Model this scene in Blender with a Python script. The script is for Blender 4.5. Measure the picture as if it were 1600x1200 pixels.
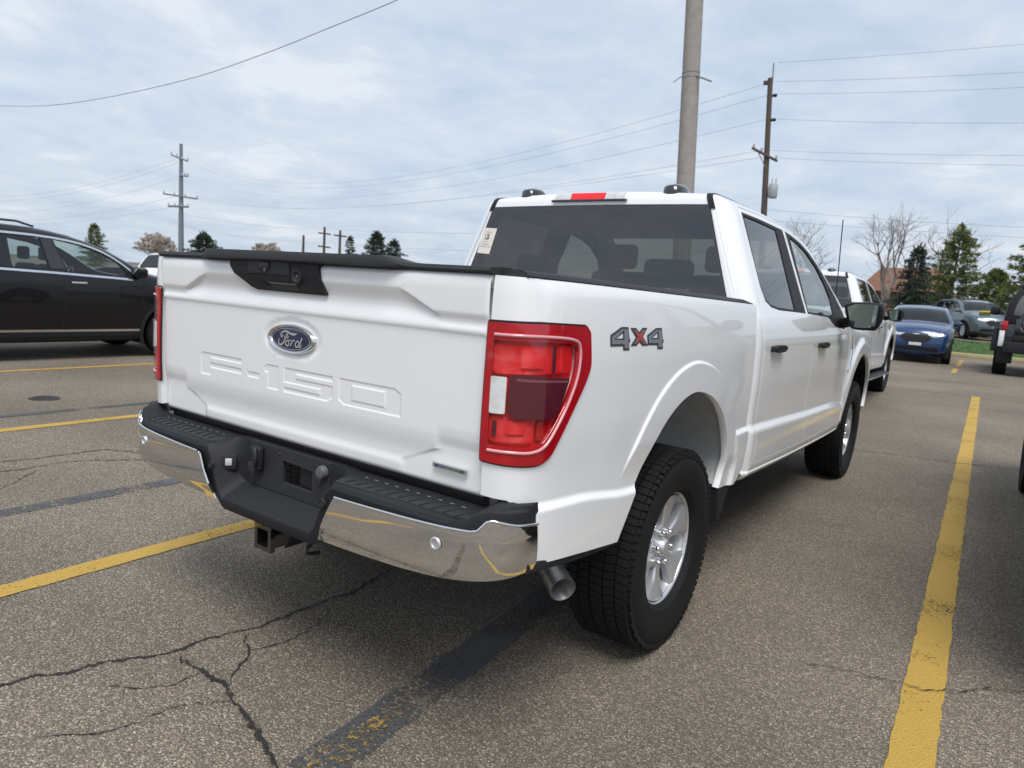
import bpy, bmesh, math, random
import numpy as np
from mathutils import Vector, Matrix
from mathutils.geometry import delaunay_2d_cdt

# ------------------------------------------------------------------ clear
for o in list(bpy.data.objects):
    bpy.data.objects.remove(o)
SC = bpy.context.scene
COL = SC.collection
rnd = random.Random(7)

# ------------------------------------------------------------------ camera
CAM_POS = Vector((1.9255, -1.2855, 1.3734))
YAW, PITCH, ROLL = math.radians(-35.106), math.radians(7.921), math.radians(3.854)
F_PX = 1084.07
cy, sy, cp, sp = math.cos(YAW), math.sin(YAW), math.cos(PITCH), math.sin(PITCH)
fwd = Vector((sy*cp, cy*cp, -sp)); rgt = Vector((cy, -sy, 0)); upv = rgt.cross(fwd)
r2 = math.cos(ROLL)*rgt + math.sin(ROLL)*upv
u2 = -math.sin(ROLL)*rgt + math.cos(ROLL)*upv
cam = bpy.data.cameras.new('camera')
camo = bpy.data.objects.new('camera', cam); COL.objects.link(camo)
camo.matrix_world = Matrix(((r2.x, u2.x, -fwd.x, CAM_POS.x), (r2.y, u2.y, -fwd.y, CAM_POS.y),
                            (r2.z, u2.z, -fwd.z, CAM_POS.z), (0, 0, 0, 1)))
cam.sensor_fit = 'HORIZONTAL'; cam.sensor_width = 36.0; cam.lens = F_PX/1600*36
cam.clip_start = 0.05; cam.clip_end = 3000
cam.dof.use_dof = True; cam.dof.focus_distance = 2.6; cam.dof.aperture_fstop = 5.0
SC.camera = camo

# ------------------------------------------------------------------ world, sun, exposure
SUN_EL, SUN_AZ = math.radians(60), math.radians(138)     # azimuth from +Y towards +X
W = bpy.data.worlds.new('World'); SC.world = W; W.use_nodes = True
nt = W.node_tree; nt.nodes.clear()
def wn(t, **k):
    n = nt.nodes.new(t)
    for a, b in k.items(): setattr(n, a, b)
    return n
out = wn('ShaderNodeOutputWorld'); bg = wn('ShaderNodeBackground')
sky = wn('ShaderNodeTexSky', sky_type='NISHITA', sun_disc=False)
sky.sun_elevation = SUN_EL; sky.sun_rotation = SUN_AZ; sky.air_density = 1.0; sky.dust_density = 4.0
tc = wn('ShaderNodeTexCoord')
sep = wn('ShaderNodeSeparateXYZ'); nt.links.new(tc.outputs['Generated'], sep.inputs[0])
# project the direction onto a high flat cloud deck so that clouds compress towards the horizon
zc_ = wn('ShaderNodeMath', operation='MAXIMUM'); zc_.inputs[1].default_value = 0.0
nt.links.new(sep.outputs['Z'], zc_.inputs[0])
za = wn('ShaderNodeMath', operation='ADD'); za.inputs[1].default_value = 0.16
nt.links.new(zc_.outputs[0], za.inputs[0])
dx = wn('ShaderNodeMath', operation='DIVIDE'); dy = wn('ShaderNodeMath', operation='DIVIDE')
nt.links.new(sep.outputs['X'], dx.inputs[0]); nt.links.new(za.outputs[0], dx.inputs[1])
nt.links.new(sep.outputs['Y'], dy.inputs[0]); nt.links.new(za.outputs[0], dy.inputs[1])
cmb = wn('ShaderNodeCombineXYZ')
nt.links.new(dx.outputs[0], cmb.inputs[0]); nt.links.new(dy.outputs[0], cmb.inputs[1])
n1 = wn('ShaderNodeTexNoise'); n1.inputs['Scale'].default_value = 2.3; n1.inputs['Detail'].default_value = 9
n1.inputs['Roughness'].default_value = 0.60; n1.inputs['Distortion'].default_value = 0.25
nt.links.new(cmb.outputs[0], n1.inputs['Vector'])
n2 = wn('ShaderNodeTexNoise'); n2.inputs['Scale'].default_value = 0.45; n2.inputs['Detail'].default_value = 4
nt.links.new(cmb.outputs[0], n2.inputs['Vector'])
nm = wn('ShaderNodeMath', operation='MULTIPLY_ADD'); nm.inputs[1].default_value = 0.55
nt.links.new(n2.outputs['Fac'], nm.inputs[0]); nt.links.new(n1.outputs['Fac'], nm.inputs[2])
ramp = wn('ShaderNodeValToRGB')
cr = ramp.color_ramp
cr.elements[0].position = 0.62; cr.elements[0].color = (3.85, 4.55, 5.50, 1)
cr.elements[1].position = 0.95; cr.elements[1].color = (5.60, 5.95, 6.45, 1)
e = cr.elements.new(0.74); e.color = (4.30, 4.95, 5.80, 1)
e = cr.elements.new(0.85); e.color = (4.80, 5.30, 6.0, 1)
nt.links.new(nm.outputs[0], ramp.inputs[0])
mixs = wn('ShaderNodeMixRGB', blend_type='MIX'); mixs.inputs[0].default_value = 0.88
nt.links.new(sky.outputs[0], mixs.inputs[1]); nt.links.new(ramp.outputs[0], mixs.inputs[2])
nt.links.new(mixs.outputs[0], bg.inputs[0]); bg.inputs[1].default_value = 0.10
nt.links.new(bg.outputs[0], out.inputs[0])

sl = bpy.data.lights.new('sun', 'SUN'); sl.energy = 1.8; sl.angle = math.radians(28); sl.color = (1.0, 0.975, 0.945)
so = bpy.data.objects.new('sun', sl); COL.objects.link(so)
sd = Vector((math.sin(SUN_AZ)*math.cos(SUN_EL), math.cos(SUN_AZ)*math.cos(SUN_EL), math.sin(SUN_EL)))
so.rotation_euler = sd.to_track_quat('Z', 'Y').to_euler()

SC.view_settings.view_transform = 'Standard'; SC.view_settings.look = 'None'
SC.view_settings.exposure = 0.60; SC.view_settings.gamma = 1.0
SC.view_settings.use_curve_mapping = False

# ------------------------------------------------------------------ materials
MATS = {}
def mat(name, base=(.5, .5, .5), rough=.5, metal=0., coat=0., spec=None, noise=None, bump=None, trans=0., alpha=1., ior=None):
    if name in MATS: return MATS[name]
    m = bpy.data.materials.new(name); m.use_nodes = True; N = m.node_tree
    b = N.nodes['Principled BSDF']
    b.inputs['Base Color'].default_value = (*base, 1); b.inputs['Roughness'].default_value = rough
    b.inputs['Metallic'].default_value = metal
    b.inputs['Coat Weight'].default_value = coat; b.inputs['Coat Roughness'].default_value = .03
    if spec is not None: b.inputs['Specular IOR Level'].default_value = spec
    if ior: b.inputs['IOR'].default_value = ior
    tcn = N.nodes.new('ShaderNodeTexCoord')
    if noise:   # (scale, amount): colour and roughness mottling
        t = N.nodes.new('ShaderNodeTexNoise'); t.inputs['Scale'].default_value = noise[0]; t.inputs['Detail'].default_value = 6
        N.links.new(tcn.outputs['Object'], t.inputs['Vector'])
        mx = N.nodes.new('ShaderNodeMixRGB'); a = noise[1]
        mx.inputs[1].default_value = (*[c*(1-a) for c in base], 1); mx.inputs[2].default_value = (*[min(1, c*(1+a)) for c in base], 1)
        N.links.new(t.outputs['Fac'], mx.inputs[0]); N.links.new(mx.outputs[0], b.inputs['Base Color'])
        mr = N.nodes.new('ShaderNodeMapRange'); mr.inputs[3].default_value = rough*.85; mr.inputs[4].default_value = min(1, rough*1.15)
        N.links.new(t.outputs['Fac'], mr.inputs[0]); N.links.new(mr.outputs[0], b.inputs['Roughness'])
    if bump:    # (scale, strength, distance)
        t = N.nodes.new('ShaderNodeTexNoise'); t.inputs['Scale'].default_value = bump[0]; t.inputs['Detail'].default_value = 3
        N.links.new(tcn.outputs['Object'], t.inputs['Vector'])
        bp = N.nodes.new('ShaderNodeBump'); bp.inputs['Strength'].default_value = bump[1]; bp.inputs['Distance'].default_value = bump[2]
        N.links.new(t.outputs['Fac'], bp.inputs['Height']); N.links.new(bp.outputs[0], b.inputs['Normal'])
    MATS[name] = m; return m

def glass_mat(name, tint, refl=1.0, rough=.0, ior=1.68):
    m = bpy.data.materials.new(name); m.use_nodes = True; N = m.node_tree; N.nodes.clear()
    o = N.nodes.new('ShaderNodeOutputMaterial'); mx = N.nodes.new('ShaderNodeMixShader')
    tr = N.nodes.new('ShaderNodeBsdfTransparent'); gl = N.nodes.new('ShaderNodeBsdfGlossy')
    tr.inputs[0].default_value = (*tint, 1); gl.inputs['Roughness'].default_value = rough; gl.inputs[0].default_value = (refl, refl, refl, 1)
    # Schlick reflectance, the same from both sides of the pane
    lw = N.nodes.new('ShaderNodeLayerWeight'); lw.inputs['Blend'].default_value = .5
    pw = N.nodes.new('ShaderNodeMath'); pw.operation = 'POWER'; pw.inputs[1].default_value = 5.0
    f0 = ((ior-1)/(ior+1))**2
    ml = N.nodes.new('ShaderNodeMath'); ml.operation = 'MULTIPLY_ADD'; ml.inputs[1].default_value = 1-f0; ml.inputs[2].default_value = f0
    N.links.new(lw.outputs['Facing'], pw.inputs[0]); N.links.new(pw.outputs[0], ml.inputs[0])
    N.links.new(ml.outputs[0], mx.inputs[0]); N.links.new(tr.outputs[0], mx.inputs[1]); N.links.new(gl.outputs[0], mx.inputs[2])
    N.links.new(mx.outputs[0], o.inputs[0]); MATS[name] = m; return m

def ribbed(name, base, scale, strength=.6, axis='Z', rough=.12):
    """glossy lens plastic with moulded ribs"""
    m = mat(name, base, rough, coat=.6, noise=(35, .35)); N = m.node_tree; b = N.nodes['Principled BSDF']
    t = N.nodes.new('ShaderNodeTexCoord'); w = N.nodes.new('ShaderNodeTexWave'); w.bands_direction = axis
    w.inputs['Scale'].default_value = scale; w.inputs['Distortion'].default_value = .1
    N.links.new(t.outputs['Object'], w.inputs['Vector'])
    bp = N.nodes.new('ShaderNodeBump'); bp.inputs['Strength'].default_value = strength; bp.inputs['Distance'].default_value = .002
    N.links.new(w.outputs['Fac'], bp.inputs['Height']); N.links.new(bp.outputs[0], b.inputs['Normal'])
    return m

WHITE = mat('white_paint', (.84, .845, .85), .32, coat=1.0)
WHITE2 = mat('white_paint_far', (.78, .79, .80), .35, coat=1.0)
PLAST = mat('black_plastic', (.020, .021, .024), .60, spec=.25, bump=(900, .25, .001))
PLAST2 = mat('charcoal_plastic', (.027, .028, .031), .55, spec=.3, bump=(1200, .3, .001))
GLOSSB = mat('gloss_black', (.012, .012, .014), .12, coat=1.0)
RUBBER = mat('tyre_rubber', (.009, .009, .010), .75, spec=.3, noise=(30, .25), bump=(160, .3, .002))
CHROME = mat('chrome', (.76, .765, .77), .04, metal=1.0, bump=(9, .012, .01))
SILVER = mat('wheel_silver', (.62, .63, .65), .34, metal=.6, coat=.6)
STEEL = mat('dull_steel', (.30, .29, .28), .42, metal=.9, noise=(60, .4))
DARKMETAL = mat('dark_underbody', (.018, .017, .016), .8, noise=(12, .4))
LINER = mat('grey_liner', (.50, .515, .52), .65, noise=(14, .25), bump=(60, .25, .004))
GASKET = mat('dark_gasket', (.010, .008, .009), .4)
GLASS_DARK = glass_mat('privacy_glass', (.165, .15, .125), .95, ior=2.0)
GLASS_MID = glass_mat('tinted_glass', (.52, .57, .56))
RED_COVER = glass_mat('red_lens_cover', (1.0, .80, .80), ior=1.5)
GLASS_CLR = glass_mat('clear_glass', (.76, .84, .82))
RED_OUT = mat('lens_red_dark', (.40, .004, .011), .10, coat=.7, noise=(18, .3))
RED_IN = ribbed('lens_red_ribbed', (.85, .006, .012), 260, .5)
RED_BRT = mat('lens_red_bright', (.90, .008, .016), .14, coat=.6, noise=(25, .25))
RED_HOT = ribbed('lens_red_hot', (.88, .012, .02), 420, .4)
MAROON = mat('lens_maroon', (.085, .008, .018), .08, coat=1.0)
CLEAR_L = ribbed('lens_clear_ribbed', (.78, .78, .77), 170, .6)
PINK = mat('light_guide', (.72, .30, .32), .15, coat=1.0)
OVAL_BLUE = mat('oval_blue', (.008, .014, .065), .15, coat=1.0)
LETTER = mat('script_silver', (.75, .76, .78), .18, metal=.7)
SEAT = mat('seat_cloth', (.035, .035, .038), .9, noise=(40, .3))
PAPER = mat('sticker_paper', (.72, .66, .58), .7)
INK = mat('sticker_ink', (.10, .09, .14), .7)
DECAL_D = mat('decal_dark', (.035, .045, .055), .35, coat=.5)
DECAL_G = mat('decal_grey', (.20, .22, .23), .35, coat=.5)
DECAL_R = mat('decal_red', (.62, .03, .03), .35, coat=.5)
MIRROR = mat('mirror_glass', (.26, .33, .33), .02, metal=1.0)

# ------------------------------------------------------------------ mesh helpers
def link(o, parent=None, m=None):
    COL.objects.link(o)
    if parent is not None: o.parent = parent
    if m is not None and o.type == 'MESH': o.data.materials.append(m)
    return o
def mesh(name, V, Fc, m=None, parent=None, smooth=None, normals=None):
    me = bpy.data.meshes.new(name)
    me.from_pydata([tuple(map(float, v)) for v in V], [], Fc)
    me.validate(clean_customdata=False)
    if smooth is not None:
        me.shade_smooth()
        if smooth < 180: me.set_sharp_from_angle(angle=math.radians(smooth))
    if normals is not None:
        me.shade_smooth()
        NN = np.array(normals, float); NN /= np.maximum(1e-9, np.linalg.norm(NN, axis=1))[:, None]
        me.normals_split_custom_set_from_vertices(NN.tolist())
    me.update()
    return link(bpy.data.objects.new(name, me), parent, m)
def from_bm(name, bm, m=None, parent=None, smooth=35):
    me = bpy.data.meshes.new(name); bm.normal_update(); bm.to_mesh(me); bm.free()
    if smooth: me.shade_smooth(); me.set_sharp_from_angle(angle=math.radians(smooth))
    return link(bpy.data.objects.new(name, me), parent, m)
def thing(name, label, cat, loc=(0, 0, 0), rz=0, group=None):
    o = bpy.data.objects.new(name, None); COL.objects.link(o); o.location = loc; o.rotation_euler = (0, 0, rz)
    o['label'] = label; o['category'] = cat
    if group: o['group'] = group
    o.empty_display_size = .2
    return o
def tag(o, label, cat, group=None):
    o['label'] = label; o['category'] = cat
    if group: o['group'] = group
    return o
def structure(o): o['kind'] = 'structure'; return o

def add_box(bm, c, s, rot=None, r=0., seg=2):
    res = bmesh.ops.create_cube(bm, size=1.0); vs = res['verts']
    for v in vs:
        p = Vector((v.co.x*s[0], v.co.y*s[1], v.co.z*s[2]))
        if rot is not None: p = rot @ p
        v.co = p + Vector(c)
    if r > 0:
        es = list({e for v in vs for e in v.link_edges})
        bmesh.ops.bevel(bm, geom=es, offset=r, segments=seg, profile=.5, affect='EDGES')
def rbox(name, c, s, m, parent=None, r=.006, rot=None, seg=2):
    bm = bmesh.new(); add_box(bm, c, s, rot, r, seg); return from_bm(name, bm, m, parent, 40)
def prism(name, poly, mapf, m, parent=None, bevel=0., seg=2):
    """poly 2D; mapf(a,b,t)->xyz for t=0 (back) and 1 (front)"""
    bm = bmesh.new()
    A = [bm.verts.new(mapf(a, b, 0)) for a, b in poly]; B = [bm.verts.new(mapf(a, b, 1)) for a, b in poly]
    bm.faces.new(A); top = bm.faces.new(B[::-1]); n = len(poly)
    for i in range(n): bm.faces.new((A[i], B[i], B[(i+1) % n], A[(i+1) % n]))
    bmesh.ops.recalc_face_normals(bm, faces=bm.faces)
    if bevel > 0: bmesh.ops.bevel(bm, geom=list(top.edges), offset=bevel, segments=seg, profile=.5, affect='EDGES')
    return from_bm(name, bm, m, parent, 40)
def frames(pts):
    P = [Vector(p) for p in pts]; T = []
    for i in range(len(P)):
        a = P[max(i-1, 0)]; b = P[min(i+1, len(P)-1)]; T.append((b-a).normalized())
    n = Vector((0, 0, 1)) if abs(T[0].z) < .9 else Vector((1, 0, 0))
    out = []
    for t in T:
        n = (n - t*n.dot(t)).normalized(); out.append((n, t.cross(n)))
    return P, out
def tube_geo(pts, rad, segs=10, V=None, Fc=None, caps=True):
    V = [] if V is None else V; Fc = [] if Fc is None else Fc
    P, fr = frames(pts); base = len(V)
    for i, (p, (a, b)) in enumerate(zip(P, fr)):
        r = rad[i] if hasattr(rad, '__len__') else rad
        for k in range(segs):
            t = 2*math.pi*k/segs; V.append(p + a*(r*math.cos(t)) + b*(r*math.sin(t)))
    for i in range(len(P)-1):
        for k in range(segs):
            a = base+i*segs+k; b = base+i*segs+(k+1) % segs
            Fc.append((a, b, b+segs, a+segs))
    if caps:
        Fc.append(tuple(base+k for k in range(segs))[::-1]); e = base+(len(P)-1)*segs
        Fc.append(tuple(e+k for k in range(segs)))
    return V, Fc
def tube(name, pts, rad, m, parent=None, segs=10, caps=True):
    V, Fc = tube_geo(pts, rad, segs, caps=caps); return mesh(name, V, Fc, m, parent, 50)
def lathe_geo(prof, segs, V=None, Fc=None, closed=False):
    """profile (r, h) about the X axis"""
    V = [] if V is None else V; Fc = [] if Fc is None else Fc; b = len(V); n = len(prof)
    for k in range(segs):
        t = 2*math.pi*k/segs
        for r, h in prof: V.append((h, r*math.cos(t), r*math.sin(t)))
    for k in range(segs):
        for i in range(n if closed else n-1):
            j = (i+1) % n; k2 = (k+1) % segs
            Fc.append((b+k*n+i, b+k*n+j, b+k2*n+j, b+k2*n+i))
    return V, Fc
def chaikin(P, it=2, closed=True):
    P = [tuple(p) for p in P]
    for _ in range(it):
        Q = []; n = len(P)
        rng = range(n) if closed else range(n-1)
        if not closed: Q.append(P[0])
        for i in rng:
            a = P[i]; b = P[(i+1) % n]
            Q.append((a[0]*.75+b[0]*.25, a[1]*.75+b[1]*.25)); Q.append((a[0]*.25+b[0]*.75, a[1]*.25+b[1]*.75))
        if not closed: Q.append(P[-1])
        P = Q
    return P
def round_poly(P, r, k=4, sharp=None):
    out = []; n = len(P)
    for i in range(n):
        p = np.array(P[i], float); a = np.array(P[i-1], float)-p; b = np.array(P[(i+1) % n], float)-p
        la, lb = np.linalg.norm(a), np.linalg.norm(b); q = min(.004 if (sharp and sharp(*P[i])) else r, la*.45, lb*.45); A = p+a/la*q; B = p+b/lb*q
        for j in range(k+1):
            t = j/k; out.append(tuple((1-t)**2*A+2*t*(1-t)*p+t*t*B))
    return out
def densify(P, res, closed=True):
    Q = []; n = len(P)
    for i in range(n if closed else n-1):
        a = np.array(P[i], float); b = np.array(P[(i+1) % n], float)
        k = max(1, int(math.ceil(np.linalg.norm(b-a)/res)))
        for j in range(k): Q.append(tuple(a+(b-a)*j/k))
    if not closed: Q.append(tuple(P[-1]))
    return Q
def inset(P, d):
    """inset a closed polygon by d (positive = inwards)"""
    P = [np.array(p, float) for p in P]; n = len(P)
    area = sum(P[i][0]*P[(i+1) % n][1]-P[(i+1) % n][0]*P[i][1] for i in range(n))
    s = 1 if area > 0 else -1; out = []
    for i in range(n):
        a = P[i]-P[i-1]; b = P[(i+1) % n]-P[i]
        a = a/np.linalg.norm(a); b = b/np.linalg.norm(b)
        na = np.array((-a[1], a[0]))*s; nb = np.array((-b[1], b[0]))*s
        m = na+nb; m = m/max(1e-6, np.linalg.norm(m)); c = max(.35, m@na)
        out.append(tuple(P[i]+m*d/c))
    return out
def inside(Q, loops):
    Q = np.atleast_2d(Q); c = np.zeros(len(Q), int)
    for L in loops:
        A = np.array(L, float); B = np.roll(A, -1, 0)
        for a, b in zip(A, B):
            if a[1] == b[1]: continue
            cond = (a[1] > Q[:, 1]) != (b[1] > Q[:, 1])
            xi = a[0]+(Q[:, 1]-a[1])/(b[1]-a[1])*(b[0]-a[0])
            c += (cond & (Q[:, 0] < xi)).astype(int)
    return c % 2 == 1
def panel(name, loops, fn, res, m, parent=None, flange=.015, rings=(), flip=1, guides=()):
    """triangulated sheet over 2D loops (even-odd), mapped by fn(a,b)->(n,3), with exact normals and turned-in edges"""
    L = [densify(l, res) for l in loops]
    pts = []; edges = []
    for l in L:
        b = len(pts); pts += l; edges += [(b+i, b+(i+1) % len(l)) for i in range(len(l))]
    allL = np.array(pts); mn = allL.min(0); mx = allL.max(0)
    gx, gy = np.meshgrid(np.arange(mn[0], mx[0], res), np.arange(mn[1], mx[1], res*.87))
    gx = gx + (np.arange(gx.shape[0]) % 2)[:, None]*res*.5
    G = np.stack([gx.ravel(), gy.ravel()], 1); G = G[inside(G, L)]
    if len(G):
        dm = np.min([seg_dist(G, l, True) for l in L], axis=0)
        lim = max([r for r in rings], default=0)
        G = G[dm > max(.45*res, lim*1.15)]
    ring_pts = []
    for r in rings:
        for p in densify(inset(L[0], r), res):
            ring_pts.append(p)
    if ring_pts:
        R = np.array(ring_pts); R = R[inside(R, L)]
        d0 = seg_dist(R, L[0], True); ok = np.zeros(len(R), bool)
        for r in rings: ok |= np.abs(d0-r) < .15*r+1e-4
        if len(L) > 1: ok &= np.min([seg_dist(R, l, True) for l in L[1:]], axis=0) > .3*res
        R = R[ok]; G = np.vstack([G, R]) if len(G) else R
    if guides:
        gp = []
        for g in guides:
            g = [p for p in densify(g, res*.6, False)]
            ok = inside(np.array(g), L) & (np.min([seg_dist(np.array(g), l, True) for l in L], axis=0) > .004)
            gp += [p for p, k in zip(g, ok) if k]
        if gp:
            GP = np.array(gp)
            if len(G):
                dist = np.full(len(G), 1e9)
                for i in range(0, len(GP), 400):
                    q = GP[i:i+400]; dist = np.minimum(dist, np.sqrt(((G[:, None, :]-q[None])**2).sum(2)).min(1))
                G = G[dist > res*.40]
            G = np.vstack([G, GP])
    allp = [Vector(p) for p in pts]+[Vector(p) for p in G]
    v2, _, tri, ov, _, _ = delaunay_2d_cdt(allp, edges, [], 0, 1e-7)
    P2 = np.array([(v.x, v.y) for v in v2])
    T = np.array([t for t in tri if len(t) == 3]); T = T[inside(P2[T].mean(1), L)]
    used = np.unique(T); remap = -np.ones(len(P2), int); remap[used] = np.arange(len(used)); T = remap[T]; P2 = P2[used]
    X = fn(P2[:, 0], P2[:, 1]); h = 2e-4
    da = fn(P2[:, 0]+h, P2[:, 1])-fn(P2[:, 0]-h, P2[:, 1]); db = fn(P2[:, 0], P2[:, 1]+h)-fn(P2[:, 0], P2[:, 1]-h)
    Nn = np.cross(da, db); Nn = Nn/np.maximum(1e-12, np.linalg.norm(Nn, axis=1))[:, None]*flip
    fnrm = np.cross(X[T[:, 1]]-X[T[:, 0]], X[T[:, 2]]-X[T[:, 0]])
    bad = (fnrm*Nn[T].mean(1)).sum(1) < 0
    T[bad] = T[bad][:, ::-1]
    V = X.tolist(); NL = Nn.tolist(); Fc = [tuple(map(int, t)) for t in T]
    if flange:
        cnt = {}
        for t in Fc:
            for i in range(3):
                a, b = t[i], t[(i+1) % 3]; k = (min(a, b), max(a, b)); cnt.setdefault(k, []).append((a, b))
        for k, es in cnt.items():
            if len(es) != 1: continue
            a, b = es[0]; A = X[a]; B = X[b]
            A2 = A-Nn[a]*flange; B2 = B-Nn[b]*flange
            fnv = np.cross(A-B, B2-B); fnv = fnv/max(1e-12, np.linalg.norm(fnv)); i0 = len(V)
            # a narrow rolled edge, then the turned-in wall
            na = Nn[a]*.6+fnv*.8; nb = Nn[b]*.6+fnv*.8
            V += [A.tolist(), B.tolist(), B2.tolist(), A2.tolist()]; NL += [na.tolist(), nb.tolist(), fnv.tolist(), fnv.tolist()]
            Fc.append((i0+1, i0, i0+3, i0+2))
    return mesh(name, V, Fc, m, parent, normals=NL)


def hermite(xs,ys):
    xs=np.array(xs,float);ys=np.array(ys,float)
    d=np.diff(ys)/np.diff(xs);m=np.empty_like(xs)
    m[0]=d[0];m[-1]=d[-1]
    for i in range(1,len(xs)-1):
        m[i]=0 if d[i-1]*d[i]<=0 else 2*d[i-1]*d[i]/(d[i-1]+d[i])
    def f(x):
        x=np.clip(np.asarray(x,float),xs[0],xs[-1])
        i=np.clip(np.searchsorted(xs,x)-1,0,len(xs)-2)
        h=xs[i+1]-xs[i];t=(x-xs[i])/h
        return (2*t**3-3*t**2+1)*ys[i]+(t**3-2*t**2+t)*h*m[i]+(-2*t**3+3*t**2)*ys[i+1]+(t**3-t**2)*h*m[i+1]
    return f
def sstep(a,b,x):
    t=np.clip((np.asarray(x,float)-a)/(b-a),0,1);return t*t*(3-2*t)
def seg_dist(P,poly,closed=False):
    P=np.atleast_2d(P);A=np.array(poly,float);B=np.roll(A,-1,0)
    if not closed:A=A[:-1];B=B[:-1]
    best=np.full(len(P),1e9)
    for a,b in zip(A,B):
        ab=b-a;t=np.clip(((P-a)@ab)/(ab@ab+1e-12),0,1)
        q=P-(a+t[:,None]*ab);best=np.minimum(best,(q*q).sum(1))
    return np.sqrt(best)
ARCH=[(.713,.574),(.765,.655),(.82,.740),(.877,.815),(.942,.893),(1.02,.955),(1.119,1.002),(1.22,1.025),(1.30,1.026),(1.431,1.001),(1.555,.946),(1.656,.87),(1.729,.768),(1.765,.666),(1.760,.60),(1.735,.545)]
ARCH=chaikin(ARCH,2,False)
XUP=hermite([.40,.55,.70,.85,1.0,1.15,1.25,1.30,1.345,1.42,1.55,1.68,1.77,1.90],[.955,.968,.974,.977,.982,.980,.972,.962,.945,.917,.868,.819,.785,.735])
XBED=hermite([.40,.55,.70,.85,1.0,1.15,1.25,1.32,1.37,1.41],[.955,.968,.974,.977,.982,.980,.974,.967,.959,.942])
PLAN=[(.522,.158),(.722,.160),(.822,.164),(.855,.168),(.890,.180),(.918,.203),(.938,.237),(.951,.285),(.959,.35),(.965,.44),(.970,.55),(.975,.72),(.978,.95),(.979,1.3),(.979,1.7),(.978,2.03),(.977,2.6)]
_p=np.array(PLAN);_s=np.concatenate([[0],np.cumsum(np.linalg.norm(np.diff(_p,axis=0),axis=1))])
_s=_s-_s[2]
_px=hermite(_s,_p[:,0]);_py=hermite(_s,_p[:,1])
_ud=np.linspace(-.2,_s[-1],4000);_yd=_py(_ud)
def UofY(y):return np.interp(y,_yd,_ud)
ZC_BED=hermite([.15,.45,.81,1.7,2.03],[.803,.790,.748,.80,.80])
def bed_off(y,z):
    o=XBED(z)-.979
    o=np.where(np.asarray(z)>1.2,o*(.25+.75*sstep(.17,.26,y)),o)
    d=seg_dist(np.stack([np.ravel(y),np.ravel(z)],1),ARCH).reshape(np.shape(y))
    o=o+.017*sstep(0,.030,ZC_BED(y)-z)*sstep(.18,.24,y)*np.where(y>1.3,sstep(.09,.13,d),1)
    o=o+.012*(1-sstep(.106,.122,d))*np.where(y<1.24,sstep(.77,.90,z),sstep(.60,.70,z))
    return o
def S_bed(u,z):
    u=np.asarray(u,float);z=np.asarray(z,float)
    x=_px(u);y=_py(u);e=1e-3;u=np.clip(u,-.25,_s[-1]-.01)
    tx=_px(u+e)-_px(u-e);ty=_py(u+e)-_py(u-e);l=np.hypot(tx,ty);nx=ty/l;ny=-tx/l
    o=bed_off(y,z)
    return np.stack([x+nx*o,y+ny*o,z],-1)
ZC_DOOR=hermite([1.9,2.07,3.12,4.24,4.6],[.80,.796,.753,.71,.62])
ZBOT=hermite([1.9,2.1,3.1,4.34,4.7],[.504,.497,.458,.433,.45])
ARCHF=[(y+3.69,z) for y,z in ARCH]
def X_cab(y,z):
    y=np.asarray(y,float);z=np.asarray(z,float)
    o=XUP(z)+.018*sstep(0,.045,ZC_DOOR(y)-z)*(1-sstep(4.3,4.5,y))
    o=o+.012*sstep(0,.015,ZBOT(y)+.065-z)*(1-sstep(4.3,4.45,y))
    d=seg_dist(np.stack([np.ravel(y),np.ravel(z)],1),ARCHF).reshape(np.shape(y))
    o=o+.022*(1-sstep(.08,.15,d))*sstep(4.3,4.5,y)
    o=o-.16*sstep(5.3,6.0,y)**1.5-.0*y
    return o

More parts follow.
